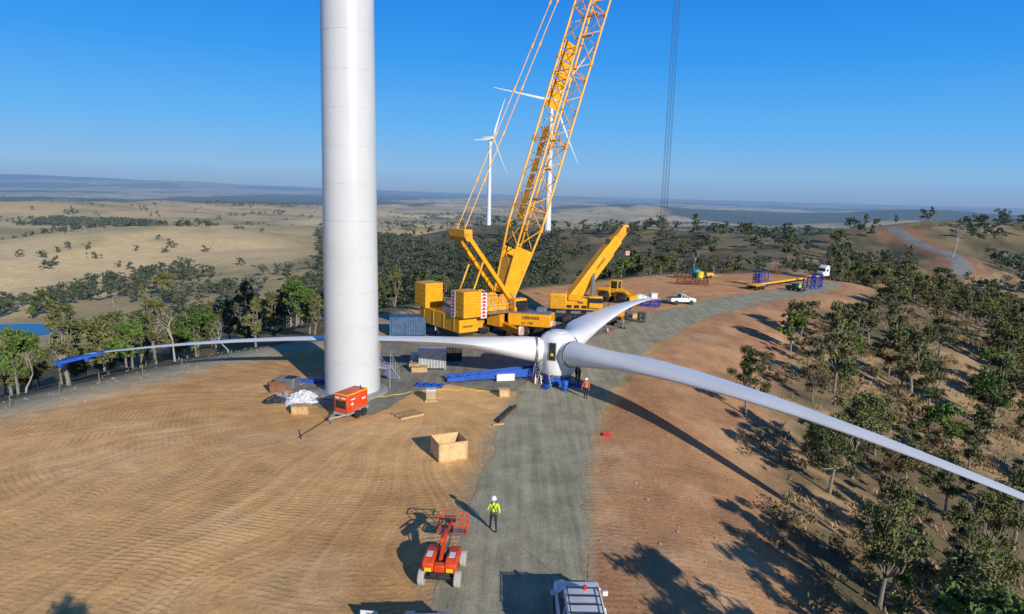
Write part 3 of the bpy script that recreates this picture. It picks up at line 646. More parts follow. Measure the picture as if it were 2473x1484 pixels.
for q in(4.0,-4.0):
    for k in range(10):
        M_().box(SL(-7.0,q,3.5+.29*k),(2.4+.02*(k%2),2.5,.275),ca).build('counterweight_slab',YEL,cr,.025)
pl=M_().box(SL(-5.5,-5.27,4.6),(.8,.03,2.9),ca).build('warning_board',WHT,cr)
mb=M_()
for k in range(7):
    z=3.3+.4*k;mb.add([SL(-5.85,-5.29,z),SL(-5.15,-5.29,z),SL(-5.5,-5.29,z+.36)],[(0,1,2)])
mb.build('red_triangles',REDP,pl)
pl=M_().box(SL(-8.23,-3.2,4.7),(.03,.8,2.9),ca).build('warning_board',WHT,cr);mb=M_()
for k in range(7):
    z=3.4+.4*k;mb.add([SL(-8.25,-3.55,z),SL(-8.25,-2.85,z),SL(-8.25,-3.2,z+.36)],[(0,1,2)])
mb.build('red_triangles',REDP,pl)
def rail(pts,h=1.1,parent=cr,m=LGRY,name='guard_rail'):
    mb=M_();n=len(pts)
    for i in range(n-1):
        a=Vector(pts[i]);b=Vector(pts[i+1])
        for z in(h,h*.5): mb.tube(a+Vector((0,0,z)),b+Vector((0,0,z)),.028,n=5)
        k=max(1,int((b-a).length/1.2))
        for j in range(k+1): p=a.lerp(b,j/k);mb.tube(p,p+Vector((0,0,h)),.028,n=5)
    mb.build(name,m,parent)
M_().box(SL(-2.2,-2.2,3.0),(5.8,1.3,.08),ca).build('walkway',GRY,cr);rail([SL(-5,-2.8,3.04),SL(.7,-2.8,3.04),SL(.7,-1.6,3.04)])
rail([SL(-5.6,-2.6,3.4),SL(-5.6,2.6,3.4)]);rail([SL(-4.5,-1.4,3.86),SL(0,-1.4,3.86)])
for x,z,r in((-3.4,4.3,.75),(-1.4,4.35,.8),(.4,4.2,.65)):
    M_().tube(SL(x,-1.1,z),SL(x,1.1,z),r,n=20).build('winch_drum',CBL,cr)
    for s in(-1,1):M_().tube(SL(x,s*1.1,z),SL(x,s*1.2,z),r*1.25,n=20).build('winch_flange',YELD,cr)
M_().box(SL(1.9,-2.2,3.6),(1.9,1.1,1.7),ca).build('operator_cab',YEL,cr,.12);M_().box(SL(2.0,-2.2,3.85),(1.94,1.14,.8),ca).build('cab_glass',GLS,cr,.08)
M_().box(SL(1.0,1.6,3.2),(2.5,.7,1.2),ca).build('hydraulic_unit',GRY,cr,.05)
# boom
P0=SL(1.4,0,4.6);ax=Vector((.278,.222,1)).normalized();bl=88.
sv=Vector((.62,-.78,0)).normalized();nv=ax.cross(sv).normalized()
BW=3.0
def bp(t,i,j,w): return P0+ax*t+sv*(i*w/2)+nv*(j*w/2)
def bw(t): return float(np.interp(t,[0,9,79.4,88],[1.8,BW,BW,1.2]))
stn=[0,3,6,9]+[9+k*2.2 for k in range(1,33)]+[82,85,88]
for i,j in((-1,-1),(1,-1),(1,1),(-1,1)):
    ch=M_()
    for a,b in((0,9),(9,79.4),(79.4,88)): ch.tube(bp(a,i,j,bw(a)),bp(b,i,j,bw(b)),.14,n=8)
    ch.build('boom_chord',YEL,cr)
lc=M_();C4=[(-1,-1),(1,-1),(1,1),(-1,1)]
for k in range(1,len(stn)-1):
    a,b=stn[k],stn[k+1]
    for q in range(4):
        p=C4[q];r_=C4[(q+1)%4]
        if k%2: p,r_=r_,p
        lc.tube(bp(a,*p,bw(a)),bp(b,*r_,bw(b)),.065,n=6)
        if k%4==0: lc.tube(bp(a,*p,bw(a)),bp(a,*r_,bw(a)),.06,n=6)
    if k%4==0: lc.tube(bp(a,-1,-1,bw(a)),bp(a,1,1,bw(a)),.05,n=6)
lc.build('boom_lacing',YEL,cr)
for t_ in(9,20,31,42,53,64,75):
    for i,j in C4: M_().tube(bp(t_-.35,i,j,bw(t_)),bp(t_+.35,i,j,bw(t_)),.22,n=8).build('boom_connector',YELD,cr)
for i in(-1,1): M_().add([bp(0,i,-1,bw(0)),bp(0,i,1,bw(0)),bp(6,i,1,bw(6)),bp(6,i,-1,bw(6)),],[(0,1,2,3)]).build('boom_foot_plate',YEL,cr)
M_().add([bp(0.2,-1,-1.02,bw(0)),bp(.2,1,-1.02,bw(0)),bp(4.5,1,-1.02,bw(4.5)),bp(4.5,-1,-1.02,bw(4.5))],[(0,1,2,3)]).build('boom_foot_plate',YEL,cr)
def panel(t0,t1,face,name='walkway_panel',m=YEL,n=6):
    st=(t1-t0)/n
    for k in range(n):
        a=t0+k*st+.1;b=t0+(k+1)*st-.1
        if face=='l': q=[bp(a,-1.06,-.75,bw(a)),bp(a,-1.06,.75,bw(a)),bp(b,-1.06,.75,bw(b)),bp(b,-1.06,-.75,bw(b))]
        else: q=[bp(a,-.95,-.35,bw(a)),bp(a,-.2,-.35,bw(a)),bp(b,-.2,-.35,bw(b)),bp(b,-.95,-.35,bw(b))]
        M_().add(q,[(0,1,2,3)]).build(name,m,cr)
panel(24.5,33.5,'l',n=7);panel(9.5,22,'f',m=YELD,n=6)
for t_ in(12.5,16.5,20.3,34.2,37): 
    M_().bar(bp(t_,-1.,.2,BW),bp(t_,1.,.2,BW),.16,.2).build('boom_roller',YELD,cr)
M_().tube(P0-sv*1.3,P0+sv*1.3,.35,n=14).build('boom_foot_pin',GRY,cr)
T0=Vector((-6.1,78.,12.3));
for s in(-1,1):
    a=SL(1.2,s*1.4,4.4);b=T0+lf_*s*1.2
    M_().bar(a,b,.34,.5).build('derrick_leg',YEL,cr,.02)
    M_().bar(SL(-5.0,s*1.4,3.8),a.lerp(b,.62),.16,.2).build('derrick_strut',YEL,cr)
for k in range(6):
    a=SL(1.2,-1.4,4.4).lerp(T0-lf_*1.2,(k+.5)/6.);b=SL(1.2,1.4,4.4).lerp(T0+lf_*1.2,(k+.5)/6.);b2=SL(1.2,1.4,4.4).lerp(T0+lf_*1.2,(k+1.2)/6.5)
    M_().tube(a,b,.07,n=6).tube(a,b2,.05,n=6).build('derrick_lacing',YEL,cr)
M_().box(T0+Vector((0,0,.1)),(1.1,3.2,.9),ca).build('derrick_head',YEL,cr,.05)
M_().tube(T0-lf_*1.7+Vector((0,0,-.3)),T0+lf_*1.7+Vector((0,0,-.3)),.5,n=18).build('derrick_sheave',YELD,cr)
rail([T0+lf_*1.6+fx*-.5+Vector((0,0,.5)),T0-lf_*1.6+fx*-.5+Vector((0,0,.5))],.8,m=YEL)
hd=P0+ax*bl
for s in(-1,1):
    mb=M_();a=T0+lf_*s*.75+Vector((0,0,.5));b=hd+sv*(-s)*.6
    mb.tube(a,b,.055,n=6)
    for k in range(1,14):
        p=a.lerp(b,k/14);q=a.lerp(b,k/14+.008);mb.tube(p,q,.13,n=6)
    mb.build('pendant_bar',YEL,cr)
for k in range(9):
    q=(k-4)*.26;M_().tube(T0+lf_*q+Vector((0,0,-.4)),SL(-5.6,q*.8,3.9),.025,n=4).build('reeving_rope',CBL,cr)
for k in(-.3,.3):
    M_().tube(bp(2,k,1.1,2),hd+nv*.3+sv*k,.025,n=4).build('hoist_line',CBL,cr)
M_().box(hd,(1.6,2.4,1.6),ca).build('boom_head',YEL,cr,.1)
HK=PY(1601,548,hd.y+.5);print('hook',HK,hd)
t=thing('hook_block',HK,0,'black crane hook block hanging on long steel ropes above the far ridge','hook block')
MB().box((0,0,.2),(1.4,.6,.8)).box((0,0,-.5),(.6,.5,.6)).build('block',DARK,t,.08)
for q in(-.42,.42): MB().tube((q,-.4,.25),(q,.4,.25),.4,n=18).build('sheave',DARK,t)
MB().path([(0,0,-.8),(0,0,-1.2),(.25,0,-1.45),(.12,0,-1.75),(-.2,0,-1.7),(-.3,0,-1.45)],.11,8).build('hook',DARK,t)
for k in range(6):
    q=-.5+.2*k
    MB().tube((q,(.15 if k%2 else -.15),.3),(q*.8,0,hd.z-HK.z),.022,n=5).build('hoist_rope',CBL,t)
# ------------------------------------------------------------ telescopic crane
O2=Vector(P(1400,778));t2=thing('telescopic_crane',O2,0,'smaller yellow telescopic crane with raised boom beside the lattice crane','crane')
def M2(): return MB(O2)
bd=R(-6)
def TL(x,y,z): return O2+Vector((x*math.cos(bd)-y*math.sin(bd),x*math.sin(bd)+y*math.cos(bd),z))
M2().box(TL(.8,0,1.1),(11,2.4,.7),bd).build('carrier_chassis',DARK,t2,.05)
M2().box(TL(4.8,0,1.9),(2.2,2.5,1.5),bd).build('carrier_cab',YELD,t2,.15)
M2().box(TL(4.85,-.05,2.25),(2.24,2.46,.55),bd).build('carrier_cab_glass',GLS,t2,.1)
for q in(-2.6,-.6,1.4): M2().box(TL(q,-1.23,1.5),(1.3,.2,.35),bd).build('side_locker',GRY,t2,.03)
for k in range(5):
    for s in(-1,1): w=wheel(t2,0,0,.65,.5);w.location=TL(-3.8+2.0*k,s*1.1,.65)-O2;w.rotation_euler=(0,0,bd)
for x in(-4.4,5.6):
    for s in(-1,1):
        M2().bar(TL(x,0,1.0),TL(x,s*3.2,.95),.35,.35).build('outrigger_beam',YELD,t2);M2().tube(TL(x,s*3.2,1.2),TL(x,s*3.2,.1),.1,n=10).build('outrigger_jack',GRY,t2);M2().box(TL(x,s*3.2,.06),(.8,.8,.1),bd).build('outrigger_pad',DARK,t2)
M2().box(TL(-3.0,0,2.95),(2.3,3.0,2.1),bd).build('counterweight',YEL,t2,.12)
for k in range(3): M2().box(TL(-3.0,-1.52,2.3+.6*k),(2.0,.04,.5),bd).build('counterweight_slab',YELD,t2)
M2().box(TL(-.1,0,2.65),(4.4,2.7,1.5),bd).build('superstructure',YEL,t2,.1);M2().box(TL(2.0,-1.2,3.0),(1.8,1.0,1.6),bd).build('operator_cab',YEL,t2,.12);M2().box(TL(2.05,-1.22,3.25),(1.82,1.02,.7),bd).build('cab_glass',GLS,t2,.08)
M2().box(TL(-.8,-1.42,3.5),(1.7,.3,.8),bd).build('engine_cover',YEL,t2,.06)
for q in(-1.5,-.5,.5): M2().box(TL(q,-1.37,2.3),(.7,.04,.4),bd).build('service_hatch',DARK,t2)
text('RMS',.4,DARK,t2,TL(.0,-1.38,2.85)-O2,(R(90),0,bd))
f0=Vector((8.6,93.2,3.4));f1=PY(1508,552,97.2);d=(f1-f0)
f0=f0-d*.06
M2().bar(f0,f0+d*.72,1.35,1.85).build('boom_base_section',YEL,t2,.08)
M2().bar(f0+d*.7,f0+d*.9,1.15,1.55).build('boom_middle_section',YEL,t2,.05);M2().bar(f0+d*.88,f0+d*1.04,.95,1.25).build('boom_tip_section',YELD,t2,.05)
M2().box(f0+d*1.05,(1.,1.,1.2),R(30)).build('boom_head',YEL,t2,.1);M2().tube(f0+d*1.07+Vector((.3,-.5,-.3)),f0+d*1.07+Vector((.3,.5,-.3)),.4,n=14).build('head_sheave',DARK,t2)
M2().tube(TL(1.4,.0,2.4),f0+d*.45,.25,n=12).build('luffing_cylinder',GRY,t2)
dn=d.normalized();rt=dn.cross(Vector((0,0,1))).normalized();upv=rt.cross(dn).normalized()
Mx=Matrix((dn,upv,rt)).transposed()
tx=text('LIEBHERR',.5,DARK,t2,(0,0,0),(0,0,0));tx.location=f0+d*.52-O2+rt*.685;tx.rotation_euler=Mx.to_euler()
M2().box(f0+d*.8+upv*.95,(.6,.7,.5),bd).build('boom_winch',DARK,t2)
hp=f0+d*1.08+Vector((.5,0,-.3));t=thing('hook_block',hp-Vector((0,0,3.4)),0,'small red and white striped hook block under the telescopic crane boom','hook block')
stripes(Vector((0,-.2,0)),.6,.6,0,t);MB().box((0,0,0),(.5,.3,.55)).build('block',DARK,t,.04)
for q in(-.15,.15): MB().tube((q,0,.25),(q,0,3.4),.02,n=4).build('hoist_rope',CBL,t)
MB().path([(0,0,-.3),(0,0,-.5),(.12,0,-.65),(0,0,-.78),(-.1,0,-.65)],.04,6).build('hook',DARK,t)
# ------------------------------------------------------------ wheel loader
l=P(1486,731);t=thing('wheel_loader',l,R(-35),'yellow articulated wheel loader parked behind the telescopic crane','wheel loader');t.scale=(1.12,1.12,1.12)
for x in(-1.35,1.4):
    for s in(-1,1): wheel(t,x,s*.95,.85,.6,rm=YEL2)
MB().prism([(-2.6,.9),(-2.7,2.1),(-.6,2.3),(-.4,.9)],-.8,.8).build('engine_hood',YEL2,t,.1);MB().box((.9,0,1.2),(2.0,1.0,.9)).build('front_frame',YEL2,t,.06)
MB().box((-.1,0,2.6),(1.2,1.2,1.1)).build('cab_glass',GLS,t,.05);MB().box((-.1,0,3.2),(1.4,1.4,.14)).build('cab_roof',YEL2,t,.04);MB().box((-.1,0,1.8),(1.3,1.5,.6)).build('cab_base',YEL2,t,.03)
for i in(-.62,.52):
    for j in(-.6,.6): MB().bar((i,j,2.0),(i,j,3.2),.12,.12).build('cab_post',YEL2,t)
for s in(-1,1):
    MB().bar((.6,s*.45,2.0),(2.9,s*.45,1.0),.2,.4).build('lift_arm',YEL2,t);MB().box((-1.35,s*.95,1.8),(1.6,.65,.1)).build('mudguard',YEL2,t);MB().box((1.4,s*.95,1.8),(1.3,.65,.1)).build('mudguard',YEL2,t)
MB().prism([(2.7,.2),(3.6,.1),(3.7,.15),(3.0,.5),(2.9,1.2),(2.7,1.3)],-1.25,1.25).build('bucket',YEL2,t,.03)
# ------------------------------------------------------------ containers and clutter
def container(px,py,L,yaw,m,label,h=2.3,w=2.3):
    p=P(px,py);t=thing('shipping_container',p,yaw,label,'container');L2=L/2
    n=int(L/.28)
    for s in(-1,1):
        mb=MB()
        for k in range(n*2+1):
            x=-L2+L*k/(2*n);o_=(.04 if k%2 else 0);mb.v.append((x,s*(w/2-o_),.15));mb.v.append((x,s*(w/2-o_),h-.1))
        for k in range(2*n): i=2*k;mb.f.append((i,i+2,i+3,i+1))
        mb.build('side_wall',m,t,smooth=False)
    MB().box((0,0,h-.05),(L,w,.08)).build('roof_panel',m,t);MB().box((0,0,.1),(L,w,.12)).build('base_rail',DARK,t)
    for i in(-1,1):
        for j in(-1,1): MB().box((i*(L2-.05),j*(w/2-.04),h/2),(.12,.12,h)).build('corner_post',m,t)
    for s in(-1,1):
        for q in(-.25,.25): MB().box((s*(L2-.02),q*w,h/2),(.05,w/2-.12,h-.2)).build('end_door',m,t)
    return t
container(985,808,4.2,R(8),CONT,'dark blue shipping container left of the lattice crane behind the blade')
container(1045,888,2.6,R(4),LGRY,'pale grey storage container under the left blade behind the crates',1.9,1.8)
container(1085,868,2.6,R(4),DARK,'dark storage box between the pale container and the rotor hub',1.8,1.6)
def crate(px,py,sz,yaw,label,m=WOOD,openb=False,name='wooden_crate',z=0):
    p=P(px,py,z);t=thing(name,p,yaw,label,'crate');L,W,h=sz;th=.03
    for s in(-1,1):
        MB().box((0,s*(W/2-th/2),h/2+.1),(L,th,h)).build('side_panel',m,t,.004)
        MB().box((s*(L/2-th/2),0,h/2+.1),(th,W-2*th-.004,h)).build('end_panel',m,t,.004)
    MB().box((0,0,.12),(L-2*th-.01,W-2*th-.01,.03)).build('floor_panel',WOOD,t)
    for q in(-1,0,1): MB().box((0,q*(W/2-.06),.05),(L,.1,.098)).build('skid',WOOD,t)
    for i in(-1,1):
        for j in(-1,1):
            MB().box((i*(L/2-.06),j*(W/2+.012),h/2+.1),(.09,.022,h)).build('batten',WOOD,t)
        MB().box((0,i*(W/2+.012),h+.05),(L-.25,.022,.09)).build('batten',WOOD,t)
    if not openb: MB().box((0,0,h+.12),(L+.04,W+.04,.04)).build('lid_panel',m,t,.004)
    return t
crate(1084,1102,(1.95,1.75,1.15),R(24),'large open plywood crate alone on the dirt left of the road',PLY,True,'plywood_crate')
crate(726,998,(1.25,.8,.5),R(6),'small pine crate in front of the plastic sheeting left of the generator')
crate(1217,957,(.85,.7,.5),R(8),'small closed pine crate at the end of the yellow hose near the road',PLY)
crate(1012,897,(1.5,1.0,.35),R(10),'low pine crate beneath the white liquid tote',WOOD)
crate(1000,893,(.9,.9,.5),R(5),'square pine crate directly left of the low crate by the stairs',WOOD)
p=P(1002,889);t=thing('liquid_tote',p+Vector((0,1.2,0)),R(5),'white plastic liquid tote in a wire cage near the tower stairs','tank')
MB().box((0,0,.65),(1.1,1.0,.95)).build('bottle',PLS,t,.08);mb=MB()
for k in range(6):
    for s in(-1,1): mb.tube((-.55+.22*k,s*.52,.15),(-.55+.22*k,s*.52,1.15),.015,n=4)
for z in(.3,.6,.9,1.15):
    for s in(-1,1): mb.tube((-.57,s*.52,z),(.57,s*.52,z),.015,n=4);mb.tube((s*.57,-.52,z),(s*.57,.52,z),.015,n=4)
mb.build('wire_cage',LGRY,t);MB().box((0,0,.08),(1.2,1.05,.14)).build('pallet_base',WOOD,t)
def pallet(px,py,yaw,label,L=1.9,W=1.3,n=9):
    p=P(px,py);t=thing('timber_pallet',p,yaw,label,'pallet')
    for k in range(n): MB().box((-L/2+.07+(L-.14)*k/(n-1),0,.15),(.11,W,.025)).build('deck_board',WOOD,t)
    for q in(-1,0,1): MB().box((0,q*(W/2-.06),.07),(L,.1,.13)).build('runner',WOOD,t)
pallet(985,1003,R(38),'flat timber pallet lying on the dirt right of the generator',2.0,1.5)
pallet(745,952,R(15),'timber pallet among the rubbish at the left foot of the tower',1.6,1.1)
p=P(1040,968);t=thing('wrapped_pallet',p,R(12),'pallet with brown carton in clear wrap on the dirt near the hardstand','pallet')
MB().box((0,0,.08),(1.0,.9,.14)).build('pallet_base',WOOD,t);MB().box((0,0,.55),(.8,.7,.75)).build('carton',mat('cardboard',(.45,.33,.2),.8),t,.03);MB().box((0,0,.95),(.84,.74,.12)).build('plastic_wrap',PLS,t,.04)
p=P(1038,934);t=thing('blue_frame',p,R(-8),'low blue steel frame lying behind the wrapped pallet','frame');
mb=MB()
for s in(-.35,.35): mb.bar((-1.2,s,.12),(1.2,s,.12),.12,.16)
for k in range(4): mb.bar((-1+.66*k,-.5,.22),(-1+.66*k,.5,.22),.1,.08)
mb.build('frame',BLU,t)
t=thing('lifting_beam',P(755,925),R(4),'blue steel lifting beam lying directly left of the tower base','beam');MB().box((0,0,.2),(3.0,.3,.3)).box((-1.2,0,.4),(.2,.6,.2)).build('beam',BLU,t,.02)
p=P(695,938);t=thing('tool_bin',p,R(-10),'grey open tool bin standing left of the tower','bin');mb=MB();W=1.7
for s in(-1,1): mb.box((0,s*.55,.55),(W,.05,.9));mb.box((s*(W/2-.02),0,.55),(.05,1.05,.9))
mb.box((0,0,.12),(W,1.1,.06));mb.build('bin_body',GRY,t,.02);MB().box((.3,.0,.9),(.8,.8,.3)).build('tool_case',DARK,t,.04)
t=thing('tool_bin',P(668,945),R(30),'rusty red steel bin at the left end of the clutter by the tower','bin');mb=MB()
for s in(-1,1): mb.box((0,s*.4,.4),(1.3,.05,.7));mb.box((s*.63,0,.4),(.05,.75,.7))
mb.box((0,0,.08),(1.3,.8,.05));mb.build('bin_body',RUST,t,.01)
def heap(px,py,rx,ry,h,m,label,name,cat,seed):
    p=P(px,py);n,mm=26,10;vs=[];rd=random.Random(seed)
    for j in range(mm):
        f=j/(mm-1)
        for k in range(n):
            a=2*math.pi*k/n;q=(1-f)**.6*(1+.25*math.sin(3*a+seed)+rd.uniform(-.18,.18));vs.append((rx*q*math.cos(a),ry*q*math.sin(a),h*f**.8*(1+rd.uniform(-.25,.2))-(.02 if j==0 else 0)))
    fs=[(j*n+i,j*n+(i+1)%n,(j+1)*n+(i+1)%n,(j+1)*n+i) for j in range(mm-1) for i in range(n)]+[tuple(range((mm-1)*n,mm*n))]
    o=MB().add(vs,fs).build(name,m,smooth=False);o.location=p;tag(o,label,cat)
heap(722,972,1.35,.9,.55,PLS,'crumpled white plastic sheeting heaped left of the red generator','plastic_sheeting','plastic sheeting',1)
heap(735,962,1.1,.7,.65,PLS,'upper fold of white plastic sheeting resting against the tower clutter','plastic_sheeting','plastic sheeting',5)
heap(664,970,.9,.65,.5,BLK,'dark shiny plastic rubbish bag heap left of the white sheeting','rubbish_bag','rubbish bag',2)
heap(684,966,.8,.6,.6,mat('grey_plastic',(.2,.22,.26),.35,bump=.05,bscale=5),'grey plastic rubbish bag between black bag heap and white sheeting','rubbish_bag','rubbish bag',3)
heap(1465,1052,.35,.3,.2,REDP,'torn red safety mesh lying on the red slope right of the road','safety_mesh','mesh',4)
o=MB().tube((0,0,.12),(1.3,3.8,.14),.14,n=12).build('black_pipe',RUB);o.location=P(1202,1022);tag(o,'long black pipe lying along the left edge of the gravel road','pipe')
t=thing('timber_bearer',P(1203,1027),R(20),'short timber bearer under the near end of the black pipe','timber');MB().box((0,0,.06),(.9,.12,.1)).build('bearer',WOOD,t)
hs=[P(*q) for q in((880,975),(905,962),(950,955),(1000,948),(1060,944),(1120,942),(1180,946),(1232,948))]
pts=[];
for i in range(len(hs)-1):
    for k in range(6): p=hs[i].lerp(hs[i+1],k/6);pts.append((p.x+.12*math.sin(i*2.3+k),p.y+.2*math.sin(i*1.7+k*.9),.05))
o=MB().path(pts,.025,6).build('yellow_hose',YRP);tag(o,'yellow hose running across the dirt from the tower to the small crate','hose')
o=MB().tube(P(720,1058)+Vector((0,0,.03)),P(795,1012)+Vector((0,0,.05)),.03,n=6).build('steel_rod',DARK);tag(o,'thin dark rod lying on the dirt left of the generator drawbar','rod')
o=MB().tube(P(722,1040)+Vector((0,0,.03)),P(728,1062)+Vector((0,0,.05)),.03,n=6).build('steel_rod',DARK);tag(o,'short dark rod crossing the end of the longer rod','rod')
def cone(px,py,label):
    t=thing('traffic_cone',P(px,py),0,label,'traffic cone','traffic cones')
    MB().box((0,0,.02),(.4,.4,.04)).build('base',DARK,t);MB().lathe([(.15,.04),(.03,.72),(.01,.73)],n=14).build('cone_body',HIO,t);MB().lathe([(.108,.3),(.115,.3),(.078,.48),(.07,.48)],n=14).build('white_band',WHT,t)
cone(1467,803,'orange traffic cone on the far side of the rotor beside blade three');cone(1293,925,'orange traffic cone at the foot of the ladders');cone(1286,918,'orange traffic cone left of the ladders behind the white toolbox')
def rack(px,py,sz,yaw,label,m=BLU2,nx=3):
    t=thing('steel_rack',P(px,py),yaw,label,'frame');L,W,h=sz
    for i in range(nx):
        x=-L/2+L*i/(nx-1)
        mb=MB()
        for s in(-1,1): mb.bar((x,s*W/2,0),(x,s*W/2,h),.14,.14)
        mb.bar((x,-W/2,h),(x,W/2,h),.14,.14);mb.bar((x,-W/2,.1),(x,W/2,h*.9),.08,.08);mb.build('upright_frame',m,t)
    for s in(-1,1):
        for z in(.1,h*.5,h): MB().bar((-L/2,s*W/2,z),(L/2,s*W/2,z),.12,.12).build('side_rail',m,t)
rack(1838,692,(1.6,1.8,3.0),R(20),'tall blue blade frame at the left end of the yellow trailer');rack(1828,690,(1.0,1.6,2.2),R(5),'shorter blue blade frame directly left of the tall one')
rack(1958,698,(2.4,1.8,2.2),R(30),'wide blue blade frame at the right end of the yellow trailer');rack(1972,694,(1.2,1.6,2.6),R(40),'tallest blue frame nearest the white truck')
rack(1570,740,(2.8,1.8,.9),R(-20),'low blue frame under the tip of the far blade',BLU2);rack(1500,748,(2.4,1.6,.6),R(15),'blue frame lying between the wheel loader and the far blade',BLU2)
rack(1548,780,(.7,.7,1.3),R(10),'small dark stand under the middle of the far blade',DARK,2)
heap(1545,722,1.6,.9,.7,PLS,'white plastic bundle on the dirt behind the far blade tip','plastic_bundle','plastic sheeting',8)
crate(1578,722,(1.2,1.0,.9),R(10),'white wrapped box behind the far blade tip beside the plastic bundle',WHT,name='wrapped_box')
crate(1530,768,(1.1,.9,.5),R(30),'pine crate on the hardstand under the far blade',WOOD)
a0=P(1822,700);b0=P(1962,682);yaw=math.atan2(b0.y-a0.y,b0.x-a0.x);Lt=(b0-a0).length
t=thing('extendable_trailer',a0,yaw,'long yellow extendable blade trailer standing on the far bend of the road','trailer')
MB().bar((-1,0,.9),(Lt+1,0,1.2),.4,.35).build('telescopic_spine',YEL2,t,.03);MB().box((.4,0,.9),(3.2,2.0,.25)).build('rear_bogie_deck',YEL2,t,.04);MB().box((Lt,0,1.3),(2.4,2.0,.2)).build('gooseneck',YEL2,t,.04)
for k in range(3):
    for s in(-1,1): wheel(t,-.8+1.2*k,s*.85,.45,.35)
k_=P(1994,674);t=thing('prime_mover',k_,R(215),'white prime mover truck at the far end of the yellow trailer','truck');t.scale=(.78,.78,.78)
MB().box((-.8,0,.85),(6.4,1.1,.35)).build('chassis',DARK,t);MB().box((1.4,0,2.2),(2.0,2.4,2.4)).build('cab',WHT,t,.12);MB().box((2.8,0,1.6),(1.0,2.0,1.3)).build('bonnet',WHT,t,.12);MB().box((2.42,0,2.75),(.05,2.1,.8)).build('windscreen',GLS,t)
MB().prism([(.45,3.4),(.5,4.0),(1.2,3.95),(2.2,3.4)],-1.1,1.1).build('wind_deflector',WHT,t,.05);MB().box((3.33,0,1.4),(.06,1.1,.9)).build('grille',LGRY,t)
for s in(-1,1):
    MB().box((1.5,s*1.205,2.6),(.8,.03,.7)).build('side_window',GLS,t);MB().tube((.2,s*1.1,1),(.2,s*1.1,3.9),.08,n=8).build('exhaust_stack',LGRY,t)
    for x in(2.7,-1.8,-3.1): wheel(t,x,s*1.0,.52,.35)
drum(1680,673,.85,2.0,TEAL,'teal and yellow round tank standing on the far dirt pad')
o=MB().lathe([(.7,0),(.7,1.6),(.35,1.8)],n=18).build('yellow_tank',YRP);o.location=P(1690,676);tag(o,'yellow round tank beside the teal tank','tank')
for k,(px,py,l) in enumerate(((1648,672,'rust brown steel rack left of the teal tank'),(1672,688,'longer rusty steel rack in front of the teal tank'),(1690,684,'rusty steel rack right of the longer one'))):
    rack(px,py,((3.4,6.0,3.0)[k],1.6,.9),R(-8),l,RUST,5)
p=P(1712,672);t=thing('site_light',p,R(20),'small yellow lighting trailer right of the teal tank','trailer');MB().box((0,0,.8),(1.8,1.0,.7)).build('housing',YEL2,t,.08);MB().bar((1,0,.5),(2.0,0,.4),.1,.1).build('drawbar',YEL2,t)
for s in(-1,1): wheel(t,0,s*.6,.33,.2)
fp=[P(*q) for q in((-60,1012),(25,985),(145,950),(240,925),(345,905),(440,890),(560,868))]
t=thing('wire_fence',fp[1],0,'low wire fence of thin posts along the left edge of the dirt pad','fence')
for p in fp[1:]:
    MB(fp[1]).tube((p.x,p.y,-.3),(p.x,p.y,.95),.035,n=6).build('post',BARK,t)
for z in(.3,.6,.9):
    mb=MB(fp[1]);mb.path([(p.x,p.y,z) for p in fp],.008,4);mb.build('wire',GRY,t)
# ------------------------------------------------------------ distant turbines
def turbine(px,pb,Y,ph,yaw,label,hub=78.,kk=.8):
    b=PY(px,pb,Y);t=thing('wind_turbine',b,yaw,label,'wind turbine')
    MB().lathe([(2.2,-30),(2.1,0),(1.2,hub-1.5)],n=24).build('tower',FTW,t);MB().box((0,2.5,hub),(3.4,9,3.4)).build('nacelle',FTW,t,.4)
    hb=MB().lathe([(1.5,0),(1.6,1),(1.2,2.2),(.5,2.9),(.05,3.0)],n=18,M=Matrix.Rotation(R(90),3,'X')).build('rotor_hub',FTW,t);hb.location=(0,-2.2,hub)
    me=None
    for k in range(3):
        if me is None: o=blade_mesh(41,0,1.,kk,.02,.0012).build('blade',FTW,hb);me=o.data
        else: o=bpy.data.objects.new('blade',me);COL.objects.link(o);o.parent=hb
        o.matrix_local=Matrix.Translation((0,-1.2,0))@Matrix.Rotation(-R(ph+120*k),4,'Y')@Matrix.Rotation(R(75),4,'X')
turbine(1180,541,640,66,R(62),'distant white wind turbine left of the crane boom on the ridge')
turbine(1322,556,428,173,R(22),'white wind turbine partly hidden behind the crane boom',kk=.45)
# ------------------------------------------------------------ trees
def leafmat(name,c1,c2,hz=False):
    m=bpy.data.materials.new(name);m.use_nodes=True;nt=m.node_tree;N=nt.nodes;K=nt.links;b=N['Principled BSDF'];b.inputs['Roughness'].default_value=.6;b.inputs['Specular IOR Level'].default_value=.25
    tc=N.new('ShaderNodeNewGeometry');oi=N.new('ShaderNodeObjectInfo')
    n=N.new('ShaderNodeTexNoise');n.inputs['Scale'].default_value=.5;n.inputs['Detail'].default_value=6;n.inputs['Roughness'].default_value=.75;K.new(tc.outputs['Position'],n.inputs['Vector'])
    a=N.new('ShaderNodeMath');a.operation='ADD';K.new(n.outputs['Fac'],a.inputs[0])
    s=N.new('ShaderNodeMath');s.operation='MULTIPLY';s.inputs[1].default_value=.28;K.new(oi.outputs['Random'],s.inputs[0]);K.new(s.outputs[0],a.inputs[1])
    r=N.new('ShaderNodeValToRGB');e=r.color_ramp.elements;e[0].position=.42;e[1].position=.85;e[0].color=c1+(1,);e[1].color=c2+(1,);K.new(a.outputs[0],r.inputs[0]);K.new(r.outputs[0],b.inputs['Base Color'])
    out=b.outputs[0]
    if hz: out=painted_haze(nt,out)
    K.new(out,N['Material Output'].inputs['Surface']);return m
